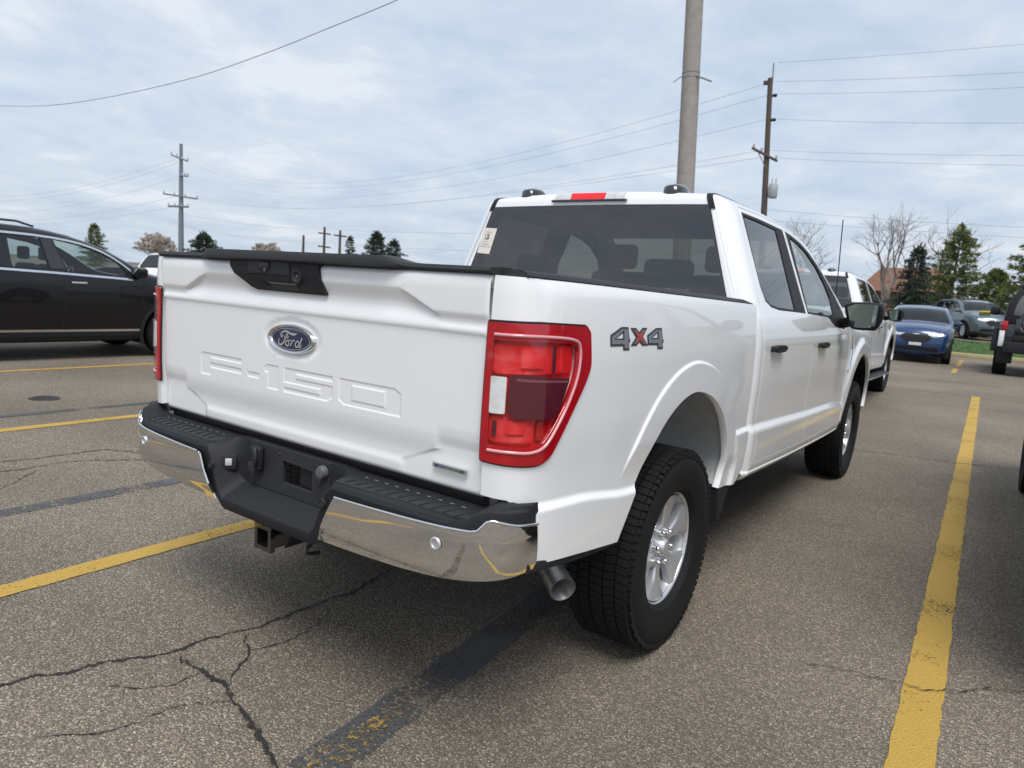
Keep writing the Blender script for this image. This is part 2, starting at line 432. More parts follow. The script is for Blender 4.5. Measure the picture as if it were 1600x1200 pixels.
# ------------------------------------------------------------------ shells shared by the cab and the other cars
def shell_fn(X0, sil, r, s):
    """side surface x = X0(y,z), rolled over towards the silhouette with radius r; s = +1 right, -1 left"""
    silp = densify(sil, .05)
    def f(y, z):
        d = np.clip(seg_dist(np.stack([y, z], 1), silp, True), r*.004, r)
        x = X0(y, z)-(r-np.sqrt(np.maximum(0, r*r-(r-d)**2)))
        return np.stack([s*x, y, z], 1)
    return f
def sil_normals(sil):
    P = np.array(sil, float); n = len(P); area = sum(P[i][0]*P[(i+1) % n][1]-P[(i+1) % n][0]*P[i][1] for i in range(n))
    t = np.roll(P, -1, 0)-np.roll(P, 1, 0); t /= np.linalg.norm(t, axis=1)[:, None]
    nn = np.stack([t[:, 1], -t[:, 0]], 1)
    return nn if area > 0 else -nn
def wrap(name, sil, cond, X0, r, crown, m, parent, k0=-1., k1=1., cols=14, out=0.):
    """sheet across the car that follows the silhouette where cond(y,z) holds"""
    S = densify(sil, .04); P = np.array(S); NN = sil_normals(S); n = len(P)
    keep = [bool(cond(*P[i])) for i in range(n)]
    start = next((i for i in range(n) if keep[i] and not keep[i-1]), 0)
    idx = []; i = start
    while len(idx) < n and keep[i % n]: idx.append(i % n); i += 1
    V = []; Fc = []; NL = []
    for i in idx:
        xe = float(X0(np.array([P[i, 0]]), np.array([P[i, 1]]))[0])-r
        for c in range(cols+1):
            k = k0+(k1-k0)*c/cols; b = crown*(1-k*k)+out
            V.append((k*xe, P[i, 0]+NN[i, 0]*b, P[i, 1]+NN[i, 1]*b))
            nv = np.array((2*crown*k/max(.1, xe), NN[i, 0], NN[i, 1])); NL.append(nv/np.linalg.norm(nv))
    w = cols+1
    for a in range(len(idx)-1):
        for c in range(cols): Fc.append((a*w+c, a*w+c+1, (a+1)*w+c+1, (a+1)*w+c))
    # orient along the normals
    A = np.array(V); f0 = Fc[0]; g = np.cross(A[f0[1]]-A[f0[0]], A[f0[2]]-A[f0[0]])
    if g @ NL[f0[0]] < 0: Fc = [f[::-1] for f in Fc]
    return mesh(name, V, Fc, m, parent, normals=NL)

# ------------------------------------------------------------------ wheels
def arc_poly(pts): return chaikin(pts, 2)
WHEEL_CACHE = {}
def wheel_meshes(key, R, Wd, rim_r, style):
    if key in WHEEL_CACHE: return WHEEL_CACHE[key]
    h = Wd/2
    # tyre: sidewall and carcass, outside face towards +X
    V = []; Fc = []
    prof = [(rim_r-.012, h*.62), (rim_r+.004, h*.80), (rim_r+.018, h*.90), (rim_r+.03, h*.915), (rim_r+.055, h*.985), (R-.075, h*1.0), (R-.05, h*.985), (R-.045, h*.965), (R-.030, h*.93), (R-.016, h*.84),
            (R-.010, h*.70), (R-.010, 0), (R-.010, -h*.70), (R-.016, -h*.84), (R-.045, -h*.96), (R-.075, -h), (rim_r+.03, -h*.92), (rim_r-.012, -h*.62)]
    lathe_geo(prof, 72, V, Fc)
    if style != 'plain':
        # tread blocks: two shoulder rows with lugs and three ribs
        nb = 84
        def blk(t0, t1, x0, x1, r0, r1, sk=0.):
            b = len(V)
            for (t, rr) in ((t0, r0), (t1, r0), (t1, r1), (t0, r1)):
                for xx, q in ((x0, 0), (x1, sk)):
                    V.append((xx, rr*math.cos(t+q), rr*math.sin(t+q)))
            for f in ((0, 1, 3, 2), (2, 3, 5, 4), (4, 5, 7, 6), (6, 7, 1, 0), (0, 2, 4, 6), (1, 7, 5, 3)): Fc.append(tuple(b+i for i in f))
        for k in range(nb):
            t = 2*math.pi*k/nb; dt = 2*math.pi/nb
            for s in (1, -1):
                o = 0 if s > 0 else dt*.5
                blk(t+o, t+o+dt*.87, s*h*.56, s*h*.86, R-.020, R-.0005, s*dt*.12)
                blk(t+o+dt*.05, t+o+dt*.76, s*h*.86, s*h*.965, R-.034, R-.013-.004*(k % 2), 0)
                blk(t+o+dt*.2, t+o+dt*1.07, s*h*.22, s*h*.52, R-.016, R, -s*dt*.25)
            blk(t, t+dt*.88, -h*.18, h*.18, R-.016, R, dt*.2)
    tyre = bpy.data.meshes.new('tyre'); tyre.from_pydata(V, [], Fc); tyre.shade_smooth(); tyre.set_sharp_from_angle(angle=math.radians(32)); tyre.materials.append(RUBBER)
    # rim barrel
    V = []; Fc = []
    prof = [(rim_r*.62, h*.1), (rim_r*.90, h*.05), (rim_r*.925, h*.45), (rim_r*.955, h*.66), (rim_r*.985, h*.72), (rim_r+.010, h*.76), (rim_r+.014, h*.71), (rim_r+.004, h*.66), (rim_r-.004, 0), (rim_r-.004, -h*.7), (rim_r*.9, -h*.72), (rim_r*.88, -h*.4), (rim_r*.86, -.02)]
    lathe_geo(prof, 64, V, Fc)
    rim = bpy.data.meshes.new('rim'); rim.from_pydata(V, [], Fc); rim.shade_smooth(); rim.set_sharp_from_angle(angle=math.radians(40)); rim.materials.append(SILVER)
    # dark brake disc/backing
    V = []; Fc = []; lathe_geo([(0, h*.08), (rim_r*.70, h*.08), (rim_r*.70, -.01), (rim_r*.89, -.01)], 40, V, Fc)
    back = bpy.data.meshes.new('brake_disc'); back.from_pydata(V, [], Fc); back.materials.append(DARKMETAL)
    # one spoke (polar polygon), face sculpted: outer end proud, hub end sunk
    n = 6 if style == 'truck' else 10
    a = math.pi/n
    bm = bmesh.new()
    wid = [(.20, .88), (.36, .52), (.55, .53), (.76, .62), (.94, .80)] if n == 6 else [(.20, .85), (.4, .4), (.6, .34), (.8, .36), (.95, .6)]
    rows = []
    for f, wf in wid:
        rr = rim_r*f; half = wf*a*.92; xo = h*(.52+.20*f*f) if n == 6 else h*(.6+.1*f)
        rows.append([(rr*math.cos(q*half), rr*math.sin(q*half), xo-(.0 if abs(q) < .75 else .008)) for q in (-1, -.72, 0, .72, 1)]
                    + [(rr*math.cos(q*half), rr*math.sin(q*half), xo-.035) for q in (1, -1)])
    vs = [[bm.verts.new((p[2], p[0], p[1])) for p in row] for row in rows]
    for i in range(len(vs)-1):
        for j in range(7):
            bm.faces.new((vs[i][j], vs[i][(j+1) % 7], vs[i+1][(j+1) % 7], vs[i+1][j]))
    bm.faces.new(vs[0]); bm.faces.new(vs[-1][::-1]); bmesh.ops.recalc_face_normals(bm, faces=bm.faces)
    spoke = bpy.data.meshes.new('spoke'); bm.to_mesh(spoke); bm.free(); spoke.shade_smooth(); spoke.set_sharp_from_angle(angle=math.radians(30)); spoke.materials.append(SILVER)
    V = []; Fc = []; hx = h*.50
    lathe_geo([(.0, hx+.030), (.026, hx+.029), (.033, hx+.022), (.036, hx+.004), (.085, hx+.004), (.092, hx-.01), (.092, hx-.05)], 28, V, Fc)
    hub = bpy.data.meshes.new('hub_cap'); hub.from_pydata(V, [], Fc); hub.shade_smooth(); hub.set_sharp_from_angle(angle=math.radians(40)); hub.materials.append(SILVER)
    V = []; Fc = []; lathe_geo([(0, hx+.030), (.006, hx+.029), (.010, hx+.022), (.0115, hx+.002)], 8, V, Fc)
    nut = bpy.data.meshes.new('lug_nut'); nut.from_pydata(V, [], Fc); nut.shade_smooth(); nut.materials.append(CHROME)
    WHEEL_CACHE[key] = (tyre, rim, back, spoke, hub, nut, n); return WHEEL_CACHE[key]
def wheel(parent, pos, side, key, R, Wd, rim_r, style, spin=0., rim_mat=None, detail=True):
    tyre, rim, back, spoke, hub, nut, n = wheel_meshes(key, R, Wd, rim_r, style)
    w = bpy.data.objects.new('wheel', rim); COL.objects.link(w); w.parent = parent; w.location = pos
    w.rotation_euler = (spin, 0, 0) if side > 0 else (spin, 0, math.pi)
    def kid(nm, me, rx=0, off=(0, 0, 0)):
        o = bpy.data.objects.new(nm, me); COL.objects.link(o); o.parent = w; o.rotation_euler = (rx, 0, 0); o.location = off; return o
    kid('tyre', tyre); kid('brake_disc', back)
    for k in range(n): kid('spoke', spoke, 2*math.pi*k/n)
    kid('hub_cap', hub)
    if detail:
        for k in range(6):
            t = 2*math.pi*(k+.5)/6; kid('lug_nut', nut, 0, (0, .068*math.cos(t), .068*math.sin(t)))
    return w

# ------------------------------------------------------------------ the pickup truck
def ribbon(name, pts, widths, z2xyz, m, parent):
    P = np.array(pts, float)
    # smooth the stroke
    k = np.arange(len(P)); kk = np.linspace(0, len(P)-1, len(P)*6)
    fx = catmull(P[:, 0]); fz = catmull(P[:, 1]); Q = np.stack([fx(kk), fz(kk)], 1); wd = np.interp(kk, k, widths)
    t = np.gradient(Q, axis=0); t /= np.maximum(1e-9, np.linalg.norm(t, axis=1))[:, None]; nrm = np.stack([-t[:, 1], t[:, 0]], 1)
    A = Q+nrm*wd[:, None]/2; B = Q-nrm*wd[:, None]/2; V = []; Fc = []
    for a, b in zip(A, B): V += [z2xyz(*a), z2xyz(*b)]
    for i in range(len(Q)-1): Fc.append((2*i, 2*i+1, 2*i+3, 2*i+2))
    return mesh(name, V, Fc, m, parent)
def catmull(v):
    v = np.asarray(v, float)
    def f(t):
        i = np.clip(t.astype(int), 0, len(v)-2); u = t-i
        g = lambda j: v[np.clip(j, 0, len(v)-1)]
        p0, p1, p2, p3 = g(i-1), g(i), g(i+1), g(i+2)
        return .5*(2*p1+(p2-p0)*u+(2*p0-5*p1+4*p2-p3)*u*u+(3*p1-p0-3*p2+p3)*u**3)
    return f

# tailgate face
TG_OUT = hermite([.795, .80, .812, .85, .885, .915, .95, .98, 1.225, 1.236, 1.243, 1.249, 1.272, 1.282, 1.30, 1.37, 1.392, 1.402, 1.406],
                 [.192, .182, .178, .178, .178, .177, .169, .166, .166, .1655, .165, .1585, .1635, .1600, .1545, .1535, .156, .163, .172])
TG_IN = hermite([.795, .80, .812, .835, .858, .868, .935, .955, 1.225, 1.236, 1.243, 1.249, 1.299, 1.305, 1.349, 1.356, 1.392, 1.402, 1.406],
                [.192, .182, .174, .1725, .1762, .1762, .1675, .166, .166, .1655, .165, .1595, .1700, .1700, .1560, .1535, .156, .163, .172])
def tg_y(x, z):
    # recess runs between x = -0.58 and 0.58 with sloping ends
    zz = np.clip((z-1.285)/.06, 0, 1); w_up = .64-.135*zz
    k_up = 1-sstep(-.014, .014, np.abs(x)-w_up)
    zl = np.clip((.905-z)/.055, 0, 1); w_lo = .655-.135*zl
    k_lo = 1-sstep(-.016, .016, np.abs(x)-w_lo)
    k = np.where(z > 1.1, k_up, k_lo)
    y = TG_OUT(z)*(1-k)+TG_IN(z)*k
    # shallow dish round the emblem
    q = np.hypot(x/.150, (z-1.155)/.070); y = y+.006*(1-sstep(.80, 1.08, q))
    y = y+.007*sstep(.808, .82, np.abs(x))-.006*(1-(x/.82)**2)+.006
    return y
def tg_fn(x, z): return np.stack([x, tg_y(x, z), z], 1)

LETTERS = {
 'F': [[(-.545, 1.047), (-.535, 1.057), (-.279, 1.057), (-.279, 1.037), (-.477, 1.037), (-.477, 1.022), (-.279, 1.022), (-.279, 1.000), (-.477, 1.000), (-.477, .971), (-.545, .971)]],
 'dash': [[(-.245, 1.019), (-.173, 1.019), (-.173, .997), (-.245, .997)]],
 '1': [[(-.147, 1.045), (-.132, 1.057), (-.065, 1.057), (-.065, .971), (-.128, .971), (-.128, 1.026), (-.147, 1.026)]],
 '5': [[(-.039, 1.057), (.212, 1.057), (.212, 1.037), (.030, 1.037), (.030, 1.026), (.212, 1.026), (.212, .986), (.187, .971), (-.039, .971), (-.039, .990), (.148, .990), (.148, 1.004), (-.039, 1.004)]],
 '0': [[(.237, 1.057), (.484, 1.057), (.512, 1.043), (.512, .972), (.264, .972), (.237, .986)], [(.303, 1.037), (.442, 1.037), (.442, .995), (.303, .995)]]}
STROKES = [
 ([(-48.8,1166.5),(-53.5,1160.7),(-60.3,1159.4),(-62.0,1164.7),(-56.8,1172.4),(-46.3,1177.6),(-31.8,1178.3),(-18.3,1174.8),(-4.9,1171.8),(8.4,1171.9),(21.4,1176.1)], [3,4,5,5,5.5,5.5,6,6.5,8,8,2.5]),
 ([(-25.8,1171.7),(-33.3,1163.8),(-39.7,1153.6),(-45.2,1143.4),(-53.7,1135.3),(-62.3,1132.0),(-71.3,1134.7),(-74.4,1141.7),(-69.8,1150.7)], [6,6,6,6,6,6,5.5,5,3.5]),
 ([(-45.6,1157.8),(-35.0,1158.8),(-25.4,1158.5),(-19.9,1165.1)], [2.5,3.5,4,2.5]),
 ([(-27.0,1148.8),(-35.5,1143.2),(-36.2,1135.9),(-30.2,1131.0),(-21.7,1133.7),(-19.1,1141.2),(-21.2,1147.6),(-27.1,1150.6),(-17.4,1149.7),(-8.0,1151.9)], [4.5,5,5.5,5.5,5.5,5,4.5,4,3.5,3]),
 ([(-7.0,1151.4),(-2.1,1147.7),(-6.6,1140.1),(-11.0,1130.6)], [3,5,5.5,5]), ([(-4.0,1146.3),(5.3,1152.0),(11.0,1150.8)], [3.5,4.5,5]),
 ([(28.8,1152.5),(20.5,1148.7),(15.1,1141.1),(17.3,1133.0),(24.0,1131.3),(31.3,1136.8),(33.7,1145.3),(27.9,1152.4)], [4.5,5,5.5,5.5,5,4.5,4.5,4.5]),
 ([(48.9,1163.3),(42.8,1152.1),(36.7,1140.9),(35.2,1132.4),(41.6,1133.7),(48.7,1142.1)], [6,6,5.5,5,4,2.5])]
TL = dict(
 out=[(0.0, 1.281), (0.146, 1.283), (0.344, 1.277), (0.362, 1.262), (0.369, 1.163), (0.347, 1.122), (0.294, 1.05), (0.246, 0.983), (0.204, 0.922), (0.166, 0.905), (0.112, 0.906), (0.0, 0.911)],
 inner=[(0.014, 1.240), (0.13, 1.241), (0.274, 1.235), (0.303, 1.220), (0.295, 1.143), (0.255, 1.066), (0.203, 0.997), (0.172, 0.960), (0.135, 0.949), (0.08, 0.951), (0.016, 0.951)],
 guide=[(0.022, 1.250), (0.13, 1.251), (0.278, 1.244), (0.311, 1.225), (0.303, 1.143), (0.261, 1.064), (0.21, 0.994), (0.178, 0.953), (0.135, 0.940), (0.08, 0.943), (0.022, 0.943)],
 up=[(0.018, 1.230), (0.275, 1.224), (0.285, 1.205), (0.280, 1.152), (0.018, 1.148)],
 white=[(0.020, 1.141), (0.062, 1.141), (0.062, 1.044), (0.021, 1.043)],
 maroon=[(0.069, 1.148), (0.259, 1.138), (0.214, 1.038), (0.20, 1.031), (0.085, 1.033), (0.067, 1.048)],
 low=[(0.020, 1.036), (0.143, 1.029), (0.145, 0.985), (0.135, 0.967), (0.020, 0.965)],
 diag=[(0.156, 1.026), (0.208, 1.026), (0.240, 1.090), (0.255, 1.085), (0.192, 0.985), (0.172, 0.970), (0.153, 0.972)])
DEC = {'4a': ([(0.55, 1.276), (0.594, 1.275), (0.602, 1.239), (0.608, 1.238), (0.607, 1.228), (0.6, 1.228), (0.604, 1.203), (0.563, 1.204), (0.562, 1.217), (0.483, 1.218), (0.481, 1.252)], [(0.56, 1.258), (0.561, 1.241), (0.516, 1.241)]),
 '4b': ([(0.795, 1.271), (0.841, 1.271), (0.85, 1.233), (0.857, 1.232), (0.858, 1.221), (0.851, 1.221), (0.854, 1.199), (0.809, 1.201), (0.808, 1.214), (0.735, 1.216), (0.727, 1.248)], [(0.806, 1.255), (0.808, 1.238), (0.767, 1.238)]),
 'x': ([(0.607, 1.273), (0.646, 1.272), (0.67, 1.259), (0.692, 1.272), (0.728, 1.272), (0.696, 1.244), (0.737, 1.214), (0.694, 1.215), (0.673, 1.227), (0.652, 1.216), (0.61, 1.216), (0.647, 1.243)],)}
CAB_SIL = [(2.035, .50), (2.035, 1.30), (2.04, 1.40), (2.062, 1.62), (2.082, 1.80), (2.087, 1.845), (2.092, 1.875), (2.112, 1.893), (2.20, 1.899), (2.6, 1.899), (3.0, 1.890), (3.3, 1.868), (3.5, 1.842), (3.62, 1.815), (3.72, 1.775),
           (4.10, 1.545), (4.42, 1.345), (4.50, 1.305), (4.62, 1.285), (5.2, 1.255), (5.6, 1.205), (5.76, 1.15), (5.83, 1.06), (5.86, .85), (5.87, .66), (5.82, .52), (5.60, .46), (4.4, .437), (3.1, .458), (2.1, .497)]
def offset_open(P, d):
    P = np.array(chaikin(P, 2, False)); t = np.gradient(P, axis=0); t /= np.linalg.norm(t, axis=1)[:, None]
    Q = P+np.stack([-t[:, 1], t[:, 0]], 1)*d      # the arch runs rear to front over the top: outwards is to its left
    return [tuple(q) for q in Q]
def build_truck():
    T = thing('pickup_truck', 'white crew cab pickup with embossed tailgate and chrome rear bumper, parked between yellow lines', 'pickup truck')
    # ---------------- bed sides with tail lights
    for s in (1, -1):
        f = lambda u, z, s=s: S_bed(u, z)*np.array([s, 1, 1])
        fo = lambda d: (lambda u, z: (S_bed(u, z)+normal_bed(u, z)*d)*np.array([s, 1, 1]))
        U = lambda y: float(UofY(y))
        ztop = lambda y: 1.402+(1.368-1.402)*(y-.17)/1.85
        lp = [(0.003, ztop(.17)), (U(.6), ztop(.6)), (U(1.2), ztop(1.2)), (U(2.02), ztop(2.02)), (U(2.02), .70), (U(2.0), .60), (U(1.90), .535)]
        lp += [(U(y), z) for y, z in ARCH[::-1]]
        lp += [(U(.442), .605), (U(.225), .628), (U(.205), .64), (U(.203), .775), (U(.196), .800), (U(.185), .808), (0.003, .812)]
        gd = []
        yy = np.linspace(.19, .86, 40)
        for o in (.002, -.010, -.020, -.030, -.042): gd.append([(U(y), float(ZC_BED(y))+o) for y in yy])
        yy = np.linspace(1.74, 2.02, 16)
        for o in (.002, -.010, -.020, -.030, -.042): gd.append([(U(y), float(ZC_BED(y))+o) for y in yy])
        for o in (.098, .106, .114, .122, .130): gd.append([(U(y), z) for y, z in offset_open(ARCH, o)])
        bs = panel('bed_side', [lp, inset(round_poly(TL['inner'], .02, sharp=lambda a, b: a < .02), -.002)], f, .022, WHITE, T, .03, flip=s, guides=gd)
        # tail light: bezel on the surface, reflectors sunk behind a clear red cover
        oo = round_poly(TL['out'], .02, sharp=lambda a, b: a < .02); ii = round_poly(TL['inner'], .02, sharp=lambda a, b: a < .02)
        tl = panel('taillight', [oo, inset(ii, .004)], fo(.008), .02, RED_OUT, T, .012, flip=s)
        tl['label'] = 'red wraparound tail light with clear reversing lamp'
        panel('gasket', [inset(oo, -.006), inset(oo, .01)], fo(.002), .02, GASKET, tl, .004, flip=s)
        panel('reflector_bowl', [inset(ii, -.004)], fo(-.014), .02, RED_BRT, tl, 0, flip=s)
        panel('lens_cover', [ii], fo(.0075), .02, RED_COVER, tl, 0, flip=s)
        P3 = [tuple((S_bed(a, b)+normal_bed(a, b)*.0085)*np.array([s, 1, 1])) for a, b in densify(chaikin(TL['guide'], 2, False), .02, False)]
        tube('light_guide', P3, .0046, PINK, tl, 8)
        panel('upper_lens', [round_poly(TL['up'], .012)], fo(-.003), .02, RED_IN, tl, .010, flip=s)
        panel('reversing_lens', [round_poly(TL['white'], .005)], fo(.0090), .02, CLEAR_L, tl, .006, flip=s)
        panel('centre_lens', [round_poly(TL['maroon'], .012)], fo(.0115), .02, MAROON, tl, .012, flip=s)
        panel('lower_lens', [round_poly(TL['low'], .012)], fo(-.003), .02, RED_IN, tl, .010, flip=s)
        panel('side_lens', [round_poly(TL['diag'], .012)], fo(-.002), .02, RED_OUT, tl, .010, flip=s)
        for nm, q, m_, d_ in (('reflector', [(.095, 1.216), (.160, 1.214), (.160, 1.166), (.095, 1.166)], RED_HOT, .001), ('divider', [(.196, 1.224), (.208, 1.224), (.206, 1.153), (.194, 1.153)], MAROON, .001), ('divider', [(.226, 1.222), (.236, 1.222), (.236, 1.153), (.226, 1.153)], RED_HOT, .001),
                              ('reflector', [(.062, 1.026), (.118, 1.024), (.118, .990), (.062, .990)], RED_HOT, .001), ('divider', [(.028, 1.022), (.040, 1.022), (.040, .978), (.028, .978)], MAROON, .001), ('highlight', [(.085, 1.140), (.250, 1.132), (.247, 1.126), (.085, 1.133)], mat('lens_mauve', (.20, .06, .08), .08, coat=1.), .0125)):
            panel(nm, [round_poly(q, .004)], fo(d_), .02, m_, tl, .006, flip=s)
        # decal 4x4
        if s > 0:
            for k in ('4a', 'x', '4b'):
                d = panel('decal', [DEC[k][0]]+list(DEC[k][1:]), fo(.0015), .03, DECAL_D, bs, 0, flip=s)
            for k in ('4a', '4b'):
                panel('decal_highlight', [inset(DEC[k][0], .0065)]+[inset(h, -.0055) for h in DEC[k][1:]], fo(.0025), .03, DECAL_G, bs, 0, flip=s)
                h = DEC[k][1]
            xin = inset(DEC['x'][0], .0065); panel('decal_highlight', [xin], fo(.0025), .03, DECAL_G, bs, 0, flip=s)
            panel('decal_red_cross', [inset(DEC['x'][0], .0095)], fo(.0035), .03, DECAL_R, bs, 0, flip=s)
        # rail cap
        ys = np.concatenate([np.linspace(.205, .30, 6), np.linspace(.34, 1.968, 22)]); V = []; Fc = []
        for y in ys:
            zt = ztop(y); x0 = float(S_bed(U(y), zt-.004)[0])-.004
            k = 0 if y < 1.93 else (y-1.93)/.038
            ring = [(x0+.001, zt-.001), (x0+.004, zt+.003), (x0-.004, zt+.013-.010*k), (x0-.018, zt+.018-.015*k), (x0-.075, zt+.018-.015*k), (x0-.085, zt+.010), (x0-.085, zt-.001)]
            V += [(s*a, y, b) for a, b in ring]
        w = 7
        for i in range(len(ys)-1):
            for j in range(w-1): Fc.append((i*w+j, i*w+j+1, (i+1)*w+j+1, (i+1)*w+j))
        Fc += [tuple(range(w)), tuple((len(ys)-1)*w+j for j in range(w))[::-1]]
        if s < 0: Fc = [q[::-1] for q in Fc]
        mesh('rail_cap', V, [q[::-1] for q in Fc], PLAST2, T, 40)
        # wheel liner behind the arch, front and rear
        for dy in (0, 3.69):
            A = [(1.24+(y-1.24)*1.015+dy, .45+(z-.45)*1.015) for y, z in ARCH]; V = []; Fc = []
            xs = (.968, .90, .74, .56)
            for y, z in A:
                for q, x in enumerate(xs): V.append((s*x, y+(.012*q if y > 1.24+dy else -.012*q), z+.012*q))
            for i in range(len(A)-1):
                for q in range(3): Fc.append((i*4+q, i*4+q+1, (i+1)*4+q+1, (i+1)*4+q))
            inner = len(V); V += [(s*.56, 1.24+dy, .35)]
            for i in range(len(A)-1): Fc.append((i*4+3, inner, (i+1)*4+3))
            mesh('wheel_liner', V, Fc, LINER if dy == 0 else DARKMETAL, T, 50)
        prism('stone_guard', [(1.74, .55), (1.90, .54), (1.885, .50), (1.80, .375), (1.77, .375)], lambda a, b, t, s=s: (s*(.88+.085*t), a, b), PLAST, T, .004)
        prism('lower_valance', [(.21, .640), (.44, .610), (.72, .578), (.735, .55), (.60, .562), (.44, .578), (.21, .612)], lambda a, b, t, s=s: (s*(.90+.064*t), a, b), PLAST, T, .004)

    # ---------------- tailgate
    outer = [(-.8165, .797), (.8165, .797), (.8165, 1.404), (-.8165, 1.404)]
    loops = [outer]
    for L in LETTERS.values(): loops += L
    gd = [[(q*(.64+o), 1.283), (q*(.505+o), 1.347)] for q in (1, -1) for o in (-.016, -.007, .0, .007, .016)]+[[(q*(.655+o), .907), (q*(.52+o), .85)] for q in (1, -1) for o in (-.018, -.008, 0, .008, .018)]
    gd += [[(-.80, z), (.80, z)] for z in (.815, .83, .862, .885, .915, .93, .952, .97, 1.226, 1.236, 1.243, 1.249, 1.26, 1.272, 1.282, 1.29, 1.296, 1.299, 1.305, 1.312, 1.33, 1.345, 1.349, 1.356, 1.362, 1.385, 1.396)]
    tg = panel('tailgate', loops, tg_fn, .013, WHITE, T, .04, guides=gd)
    for L in LETTERS.values():
        # each character is pressed 4 mm into the sheet
        o = L[0]; oi = inset(o, .0060); V = []; Fc = []
        for q, (lo, li) in enumerate([(L[0], oi)]+[(h, inset(h, -.0060)) for h in L[1:]]):
            b = len(V); n = len(lo)
            Y0 = tg_y(np.array([p[0] for p in lo]), np.array([p[1] for p in lo])); Y1 = tg_y(np.array([p[0] for p in li]), np.array([p[1] for p in li]))+.0021
            V += [(p[0], y, p[1]) for p, y in zip(lo, Y0)]+[(p[0], y, p[1]) for p, y in zip(li, Y1)]
            Fc += [(b+i, b+(i+1) % n, b+n+(i+1) % n, b+n+i) for i in range(n)]
        ch = mesh('embossed_character', V, Fc, WHITE, tg)
        panel('character_floor', [oi]+[inset(h, -.0060) for h in L[1:]], lambda x, z: tg_fn(x, z)+np.array([0, .0021, 0]), .03, WHITE, ch, 0)
    # body of the gate
    rbox('gate_inner', (0, .235, 1.10), (1.56, .07, .58), WHITE, tg, .01)
    # emblem
    em = []
    def ell(rx, rz, y, n=64): return [(rx*math.cos(2*math.pi*k/n), y, 1.155+rz*math.sin(2*math.pi*k/n)) for k in range(n)]
    y0 = float(tg_y(np.array([0.]), np.array([1.155]))[0])
    V = ell(.124, .0500, y0+.004)+ell(.123, .0495, y0-.010)+ell(.117, .0450, y0-.015)+ell(.106, .0395, y0-.012)+ell(.104, .0382, y0-.006); Fc = []
    for r in range(4):
        for k in range(64): Fc.append((r*64+k, r*64+(k+1) % 64, (r+1)*64+(k+1) % 64, (r+1)*64+k))
    ring = mesh('emblem', V, Fc, CHROME, tg, 60); ring['label'] = 'oval blue emblem with silver script lettering in chrome ring'
    V = [(0, y0-.0095, 1.155)]+ell(.055, .020, y0-.0092)+ell(.1045, .0386, y0-.0075); Fc = [(0, 1+(k+1) % 64, 1+k) for k in range(64)]
    Fc += [(1+k, 1+(k+1) % 64, 65+(k+1) % 64, 65+k) for k in range(64)]
    mesh('emblem_face', V, Fc, OVAL_BLUE, ring, 60)
    V = ell(.0985, .0352, y0-.0092)+ell(.0960, .0336, y0-.0092); Fc = [(k, (k+1) % 64, 64+(k+1) % 64, 64+k) for k in range(64)]
    mesh('emblem_border', V, Fc, LETTER, ring)
    for pts, wd in STROKES:
        ribbon('script_stroke', [(a/1000+.012, b/1000) for a, b in pts], [w/1000*.95 for w in wd], lambda x, z: (x, y0-.0105, z), LETTER, ring)
    # handle bezel with handle, camera, lock and finger recess
    bz = [(-.319, 1.412), (.154, 1.412), (.150, 1.389), (.176, 1.308), (-.180, 1.308), (-.212, 1.316), (-.298, 1.357), (-.323, 1.384)]
    fy = hermite([1.30, 1.312, 1.335, 1.37, 1.40, 1.42], [.162, .158, .1535, .145, .144, .150])
    bzf = lambda d: (lambda x, z: np.stack([x, fy(z)-d, z], 1))
    b = panel('handle_bezel', [bz, [(-.140, 1.336), (.031, 1.336), (.052, 1.315), (-.108, 1.315)]], bzf(0), .02, PLAST, tg, .03)
    panel('handle', [[(-.212, 1.408), (.010, 1.408), (.012, 1.363), (-.211, 1.363)]], bzf(.004), .02, PLAST2, b, .008)
    panel('handle_lip', [[(-.205, 1.361), (.012, 1.361), (.012, 1.338), (-.150, 1.338)]], bzf(.003), .02, PLAST, b, .006)
    prism('finger_recess', [(-.150, 1.340), (.040, 1.340), (.060, 1.311), (-.115, 1.311)], lambda a, c, t: (a, .1640-.002*t, c), GASKET, b)
    rbox('camera_housing', (-.115, .140, 1.391), (.055, .014, .022), PLAST2, b, .004)
    V = []; Fc = []; lathe_geo([(0, .004), (.006, .004), (.008, 0)], 14, V, Fc)
    mesh('camera_lens', [(-.108+v[1], .137-v[0], 1.377+v[2]) for v in V], Fc, GLOSSB, b, 50)
    V = []; Fc = []; lathe_geo([(.010, -.004), (.014, .003), (.020, .006), (.025, .004), (.026, -.004)], 28, V, Fc)
    lk = mesh('lock_ring', [(.048+v[1], .146-v[0], 1.362+v[2]) for v in V], Fc, PLAST2, b, 50)
    V = []; Fc = []; lathe_geo([(0, .003), (.004, .003), (.0045, 0), (.011, -.002)], 14, V, Fc)
    mesh('lock_cylinder', [(.048+v[1], .147-v[0], 1.362+v[2]) for v in V], Fc, STEEL, b, 50)
    # cap along the top of the gate, raised in the middle
    xs = np.linspace(-.822, .822, 60); V = []; Fc = []
    for x in xs:
        k = 1-float(sstep(.44, .53, abs(x)))
        zt = 1.422+.017*k; yr = .152-.026*k
        ring = [(yr+.010, 1.405), (yr, 1.4105), (yr-.001, zt-.010), (yr+.006, zt), (yr+.05, zt+.002), (.250, 1.424), (.262, 1.410), (.262, 1.398)]
        V += [(x, a, c) for a, c in ring]
    w = 8
    for i in range(len(xs)-1):
        for j in range(w-1): Fc.append((i*w+j, i*w+j+1, (i+1)*w+j+1, (i+1)*w+j)[::-1])
    Fc += [tuple(range(w)), tuple((len(xs)-1)*w+j for j in range(w))[::-1]]
    mesh('gate_cap', V, Fc, PLAST2, tg, 40)
